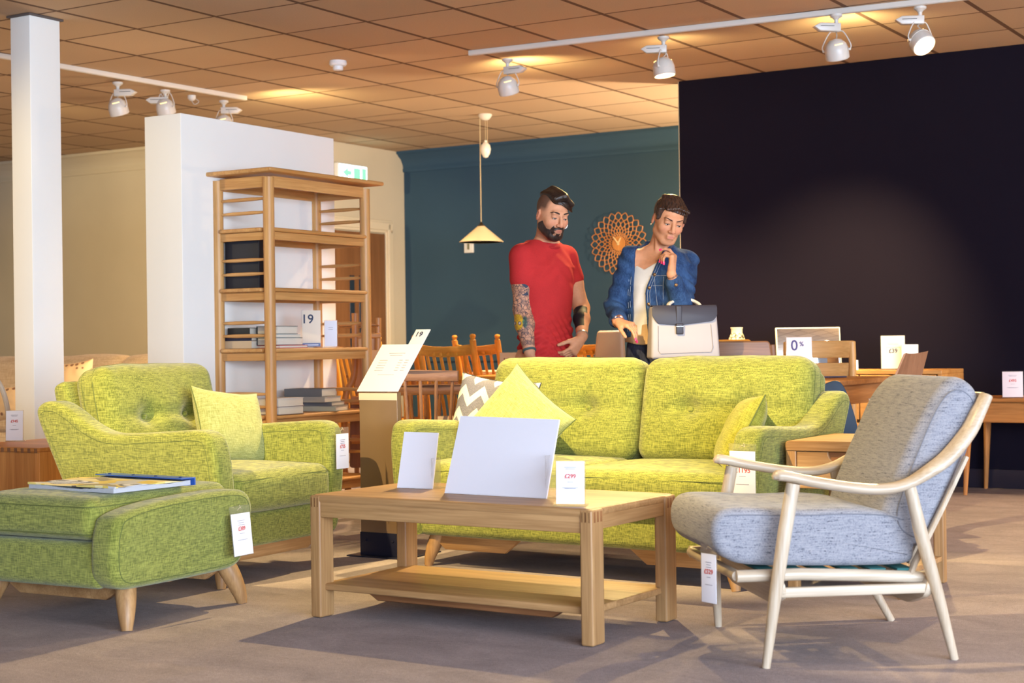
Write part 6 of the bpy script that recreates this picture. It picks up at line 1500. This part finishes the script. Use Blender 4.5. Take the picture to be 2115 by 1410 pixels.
    q = MB(); q.lathe([(0, .004), (.003, .0028), (.004, 0), (.003, -.003), (0, -.004)], 10, T=Matrix.Translation(tuple(H.w((-.084, .006, -.038)) - np.array(org)))); q.build('earring', plain('silver', (220, 220, 220), .2, .9), root)
    # white top and its sheer hem
    Ft = Field(rng((cx - .22, cx + .22, .005)), rng((cy - .2, cy + .2, .005)), rng((.93, 1.42, .0045))); Ft.fr = B
    Ft.loft([(.95, 0, -.005, .158, .120), (1.10, 0, 0, .140, .104), (1.24, 0, -.005, .154, .119), (1.40, 0, 0, .130, .098)], 0, .02, fold=lambda x, y, z: .004 * np.sin(x * 70 + 3 * np.sin(z * 14)) * np.clip((1.3 - z) / .2, 0, 1)); Ft.cut(lambda x, y, z: np.maximum(z - np.minimum(1.318 + np.abs(x + .045) * .55, 1.350), .99 - z)); Ft.mesh('vest_top', cloth('white_silk', (222, 214, 206), .03, 200., .1, .6), root, org, 1)
    Ft = Field(rng((cx - .22, cx + .22, .005)), rng((cy - .2, cy + .2, .005)), rng((.93, 1.06, .004))); Ft.fr = B
    Ft.loft([(.92, 0, -.005, .178, .136), (1.05, 0, -.003, .150, .112)], 0, .02, fold=lambda x, y, z: .006 * np.sin(x * 90 + y * 40)); Ft.cut(lambda x, y, z: np.maximum(z - 1.045, .950 + .008 * np.sin(x * 30) - z))
    Ft.mesh('sheer_hem', cloth('tan_chiffon', (188, 152, 112), .05, 200., .1, .6), root, org, 1)
    # denim jacket
    Fk = Field(rng((cx - .34, cx + .28, .0036)), rng((cy - .34, cy + .24, .0036)), rng((.98, 1.50, .0036))); Fk.fr = B
    def jf(x, y, z): return .003 * np.sin((z * 1.0 + .5 * x) * 55 + 3 * np.sin(x * 12)) * np.clip((1.25 - z) / .15, 0, 1) + .002 * np.sin(x * 40 + z * 30)
    Fk.loft([(.985, 0, -.002, .168, .130), (1.10, 0, 0, .166, .126), (1.24, 0, -.005, .172, .136), (1.34, 0, 0, .172, .122), (1.40, 0, .012, .135, .095), (1.435, 0, .015, .09, .07)], 0, .03, fold=jf)
    Fk.fr = Fr(); Fk.cone(nb + [0, .022, -.022], Ls, .05, .056, .04); Fk.cone(nb + [0, .022, -.022], Rs, .05, .056, .04)
    Fk.cone(Ls, Le, .060, .052, .02); c1 = Le + (Lw - Le) * .80; Fk.cone(Le, c1, .052, .040, .02); Fk.cone(Rs, Re, .060, .054, .02); c2 = Re + (Rw - Re) * .72; Fk.cone(Re, c2, .054, .040, .02)
    Fk.cone(c1 - (Lw - Le) * .16, c1, .042, .044, .004); Fk.cone(c2 - (Rw - Re) * .2, c2, .042, .044, .004)
    def wr(x, y, z): return .0045 * np.sin(z * 85 + x * 50 + 2.5 * np.sin(y * 25 + z * 9)) * np.clip((np.abs(x - cx + .0) - .11) / .04, 0, 1)
    Fk.op(wr, (cx, cy, 1.2), .4, .01, 'disp')
    # sleeve ends
    def ends(x, y, z):
        r = np.full(np.broadcast(x, y, z).shape, -1., np.float32)
        for E_, c_, W_0 in ((Le, c1, Lw), (Re, c2, Rw)):
            n_ = (W_0 - E_) / np.linalg.norm(W_0 - E_); l_ = (x - c_[0]) * n_[0] + (y - c_[1]) * n_[1] + (z - c_[2]) * n_[2]; ds = np.sqrt((x - c_[0]) ** 2 + (y - c_[1]) ** 2 + (z - c_[2]) ** 2); r = np.maximum(r, np.where(ds < .07, l_, -1))
        return r
    Fk.cut(ends); Fk.fr = B
    def opening(x, y, z):
        cxo = -.070 + .045 * np.clip((z - 1.2) / .2, 0, 1); wv = .036 + .030 * np.clip((z - 1.22) / .18, 0, 1) + .012 * np.clip((1.12 - z) / .14, 0, 1); return np.where(y < .0, wv - np.abs(x - cxo), -1)
    Fk.cut(opening); Fk.fr = Fr(); Fk.cone(H.w((0, .02, -.04)), nb + np.array([-.004, -.012, -.01]), .058, .062, .006, 'sub'); Fk.fr = B
    # collar flaps
    for s in (-1, 1):
        Fk.cone((s * .060, .03, 1.452), (s * .078 - .022, -.085, 1.385), .013, .013, .01, flat=(1, 1, 1)); Fk.cone((s * .078, .0, 1.432), (s * .10 - .01, -.09, 1.36), .012, .010, .012)
    Fk.cone((-.058, .035, 1.455), (.058, .035, 1.455), .014, .014, .012)
    DM = denim('blue_denim', (26, 44, 80), (58, 88, 132)); Fk.mesh('denim_jacket', DM, root, org, 1)
    # stitching, buttons
    ST_ = plain('pale_stitching', (150, 160, 178), .8); q = MB()
    cxs = lambda z: -.070 + .045 * max(0, min(1, (z - 1.2) / .2)); wvs = lambda z: .036 + .030 * max(0, min(1, (z - 1.22) / .18)) + .012 * max(0, min(1, (1.12 - z) / .14))
    def surf(x, z, lift=.002):  # front surface of the jacket in body frame
        A = np.array([(.985, -.002, .168, .130), (1.10, 0, .166, .126), (1.24, -.005, .172, .136), (1.34, 0, .172, .122), (1.40, .012, .135, .095)]); b_ = np.interp(z, A[:, 0], A[:, 3]); a_ = np.interp(z, A[:, 0], A[:, 2]); c_ = np.interp(z, A[:, 0], A[:, 1])
        y = c_ - b_ * max(0, 1 - abs(x / a_) ** 2.3) ** (1 / 2.3) - lift; w_ = B.w((x, y, z)) - np.array(org); return tuple(w_)
    for s in (-1, 1):
        for xo in (.046, .058): q.tube([surf(cxs(z) + s * (wvs(z) + xo - .034), z) for z in np.linspace(1.0, 1.36, 24)], .0011, 4)
        q.tube([surf(-.070 + s * x, 1.285) for x in np.linspace(.06, .15, 14)], .0012, 4)
        for x0, x1 in ((.085, .105), (.13, .12)): q.tube([surf(-.070 + s * (x0 + (x1 - x0) * t), 1.28 - .25 * t) for t in np.linspace(0, 1, 16)], .0011, 4)
        q.tube([surf(-.070 + s * x, 1.235 - .0 * x) for x in np.linspace(.075, .125, 8)], .0011, 4)
    q.build('stitching', ST_, root)
    BR_ = plain('bronze_button', (126, 98, 72), .35, .7)
    for z in (1.29, 1.225, 1.145, 1.065, 1.01):
        p = surf(cxs(z) + wvs(z) + .017, z, .003); q = MB(); q.lathe([(0, .003), (.006, .0025), (.0085, .0005), (.0085, -.002)], 14, T=Matrix.Translation(p) @ RZ(psi + 8) @ RX(90)); q.build('button', BR_, root)
    p = c2 + np.array([.004, -.044, -.012]) - np.array(org); q = MB(); q.lathe([(0, .003), (.006, .0025), (.0085, .0005), (.0085, -.002)], 14, T=Matrix.Translation(tuple(p)) @ RX(90)); q.build('button', BR_, root)
    # jeans, shoes
    Fj = Field(rng((cx - .26, cx + .26, .006)), rng((cy - .26, cy + .26, .006)), rng((.05, .99, .008))); Fj.fr = B
    Fj.loft([(.80, 0, .0, .178, .124), (.96, 0, .0, .158, .112)], 0, .03)
    for s in (-1, 1): Fj.cone((s * .08, .01, .82), (s * .085, -.01, .46), .092, .06, .03); Fj.cone((s * .085, -.01, .46), (s * .085, .02, .09), .058, .044, .02)
    Fj.cut(lambda x, y, z: z - .968); Fj.mesh('jeans', denim('indigo_denim', (24, 26, 42), (56, 60, 84)), root, org, 1)
    for s in (-1, 1):
        q = MB(); q.rbox((0, 0, 0), (.085, .25, .06), .028, 4, n=(2, 6, 1), f=lambda x, y, z: (x * (1 - .3 * max(0, -y / .125) ** 2), y, z * (1 - .3 * max(0, -y / .125)) - .01 * max(0, -y / .125)), T=RZ(psi) @ TR(s * .09, -.04, .031)); q.build('shoe', plain('black_leather', (30, 28, 32), .4), root)
    q = MB(); 
    for k, rr in enumerate((.030, .031, .0325)):
        M4 = Matrix.Translation(tuple(Lw - (Lw - Le) * (-.02 + .05 * k) - np.array(org))) @ Vector(Lw - Le).to_track_quat('Z', 'Y').to_matrix().to_4x4() @ RX(6 * k); q.tube([tuple(M4 @ Vector((rr * math.cos(t) * .95, rr * math.sin(t), .002 * math.sin(t * 9)))) for t in np.linspace(0, 2 * math.pi, 30)], .0022, 6)
    q.build('bracelet', plain('rose_gold', (206, 150, 122), .25, .8), root)
    # ------------- handbag on the forearm
    t = thing('handbag', 'grey leather handbag with a black flap hanging from the arm of the woman', 'handbag', (0, 0, 0)); Yb = 7.70
    c0_ = at(1340, 741, Yb - .02); c1_ = at(1482, 740, Yb + .03); c2_ = at(1477, 630, Yb + .03); c3_ = at(1338, 633, Yb - .02); mid = (c0_ + c1_) / 2; t.location = tuple(mid); ang = math.atan2(c1_[1] - c0_[1], c1_[0] - c0_[0]); t.rotation_euler.z = ang
    w_ = np.linalg.norm((c1_ - c0_)[:2]) / 2; h_ = c2_[2] - mid[2]; LEA = plain('grey_leather', (158, 150, 152), .5, noise=.03)
    q = MB(); q.rbox((0, 0, h_ / 2), (2 * w_, .11, h_), .014, 3, n=(10, 3, 8), f=lambda x, y, z: (x * (.965 - .035 * z / (h_ / 2)) + .0 , y * (1 - .45 * (z / h_ + .5) ** 1.5) - .006 * max(0, 1 - (x / w_) ** 2) * (1 if y < 0 else 0) * math.cos(z * 9), z)); q.build('body', LEA, t)
    BKL = plain('black_bag_leather', (34, 28, 42), .5, noise=.05)
    fl2 = [(-w_ * .95, h_ * .995), (-w_ * .955, h_ * .80), (-w_ * .80, h_ * .66), (-.03, h_ * .625), (w_ * .80, h_ * .70), (w_ * .93, h_ * .80), (w_ * .935, h_ * 1.0)]
    ydep = lambda z: -.055 * (1 - .45 * (z / h_) ** 1.5) - .010
    q = MB(); q.pad(rpoly(fl2, .012, 3), .004, .0015, 2, fn=lambda a_, b_, c_: (a_, ydep(b_) + c_ - .002, b_)); q.box((-w_ * .95, -.036, h_ * .99), (w_ * .935, .032, h_ * 1.003), .003); fp = q.build('flap', BKL, t)
    q = MB(); q.box((-.046, ydep(h_ * .8) - .008, h_ * .58), (-.018, ydep(h_ * .8) - .002, h_ * .99), .003); q.box((-.050, ydep(h_ * .55) - .014, h_ * .46), (-.014, ydep(h_ * .55) - .004, h_ * .66), .004); q.build('strap_tab', BKL, t)
    q = MB(); q.box((-.050, ydep(h_ * .6) - .0155, h_ * .60), (-.014, ydep(h_ * .6) - .012, h_ * .612), .001); q.build('silver_clasp', plain('silver', (220, 220, 220), .2, .9), t)
    # straps looping over the forearm
    q = MB(); eb = np.array(Re) - mid; ca, sa = math.cos(-ang), math.sin(-ang); ex_, ey_ = eb[0] * ca - eb[1] * sa, eb[0] * sa + eb[1] * ca; ez = eb[2]
    for yy in (.05, .075): q.tube(spl([(ex_ - .085, yy - .05, h_ * .99), (ex_ - .08, yy - .03, h_ + .008), (ex_ - .05, yy, h_ + .022), (ex_, yy, h_ + .035), (ex_ + .045, yy, h_ + .025), (ex_ + .065, yy - .03, h_ + .01), (ex_ + .07, yy - .05, h_ * .99)], 6), .0075, 10)
    q.build('handle', plain('white_leather', (214, 206, 196), .4), t)
    q = MB(); SEAMG = plain('grey_bag_seam', (140, 132, 132), .6); q.tube([(a_, ydep(b_) - .0 + .0045, b_) for a_, b_ in [(-w_ * .78, h_ * .62), (-w_ * .80, h_ * .16), (-w_ * .74, h_ * .10), (w_ * .72, h_ * .12), (w_ * .78, h_ * .2), (w_ * .74, h_ * .64)]], .0012, 5); q.build('seam', SEAMG, t)
mk_woman()
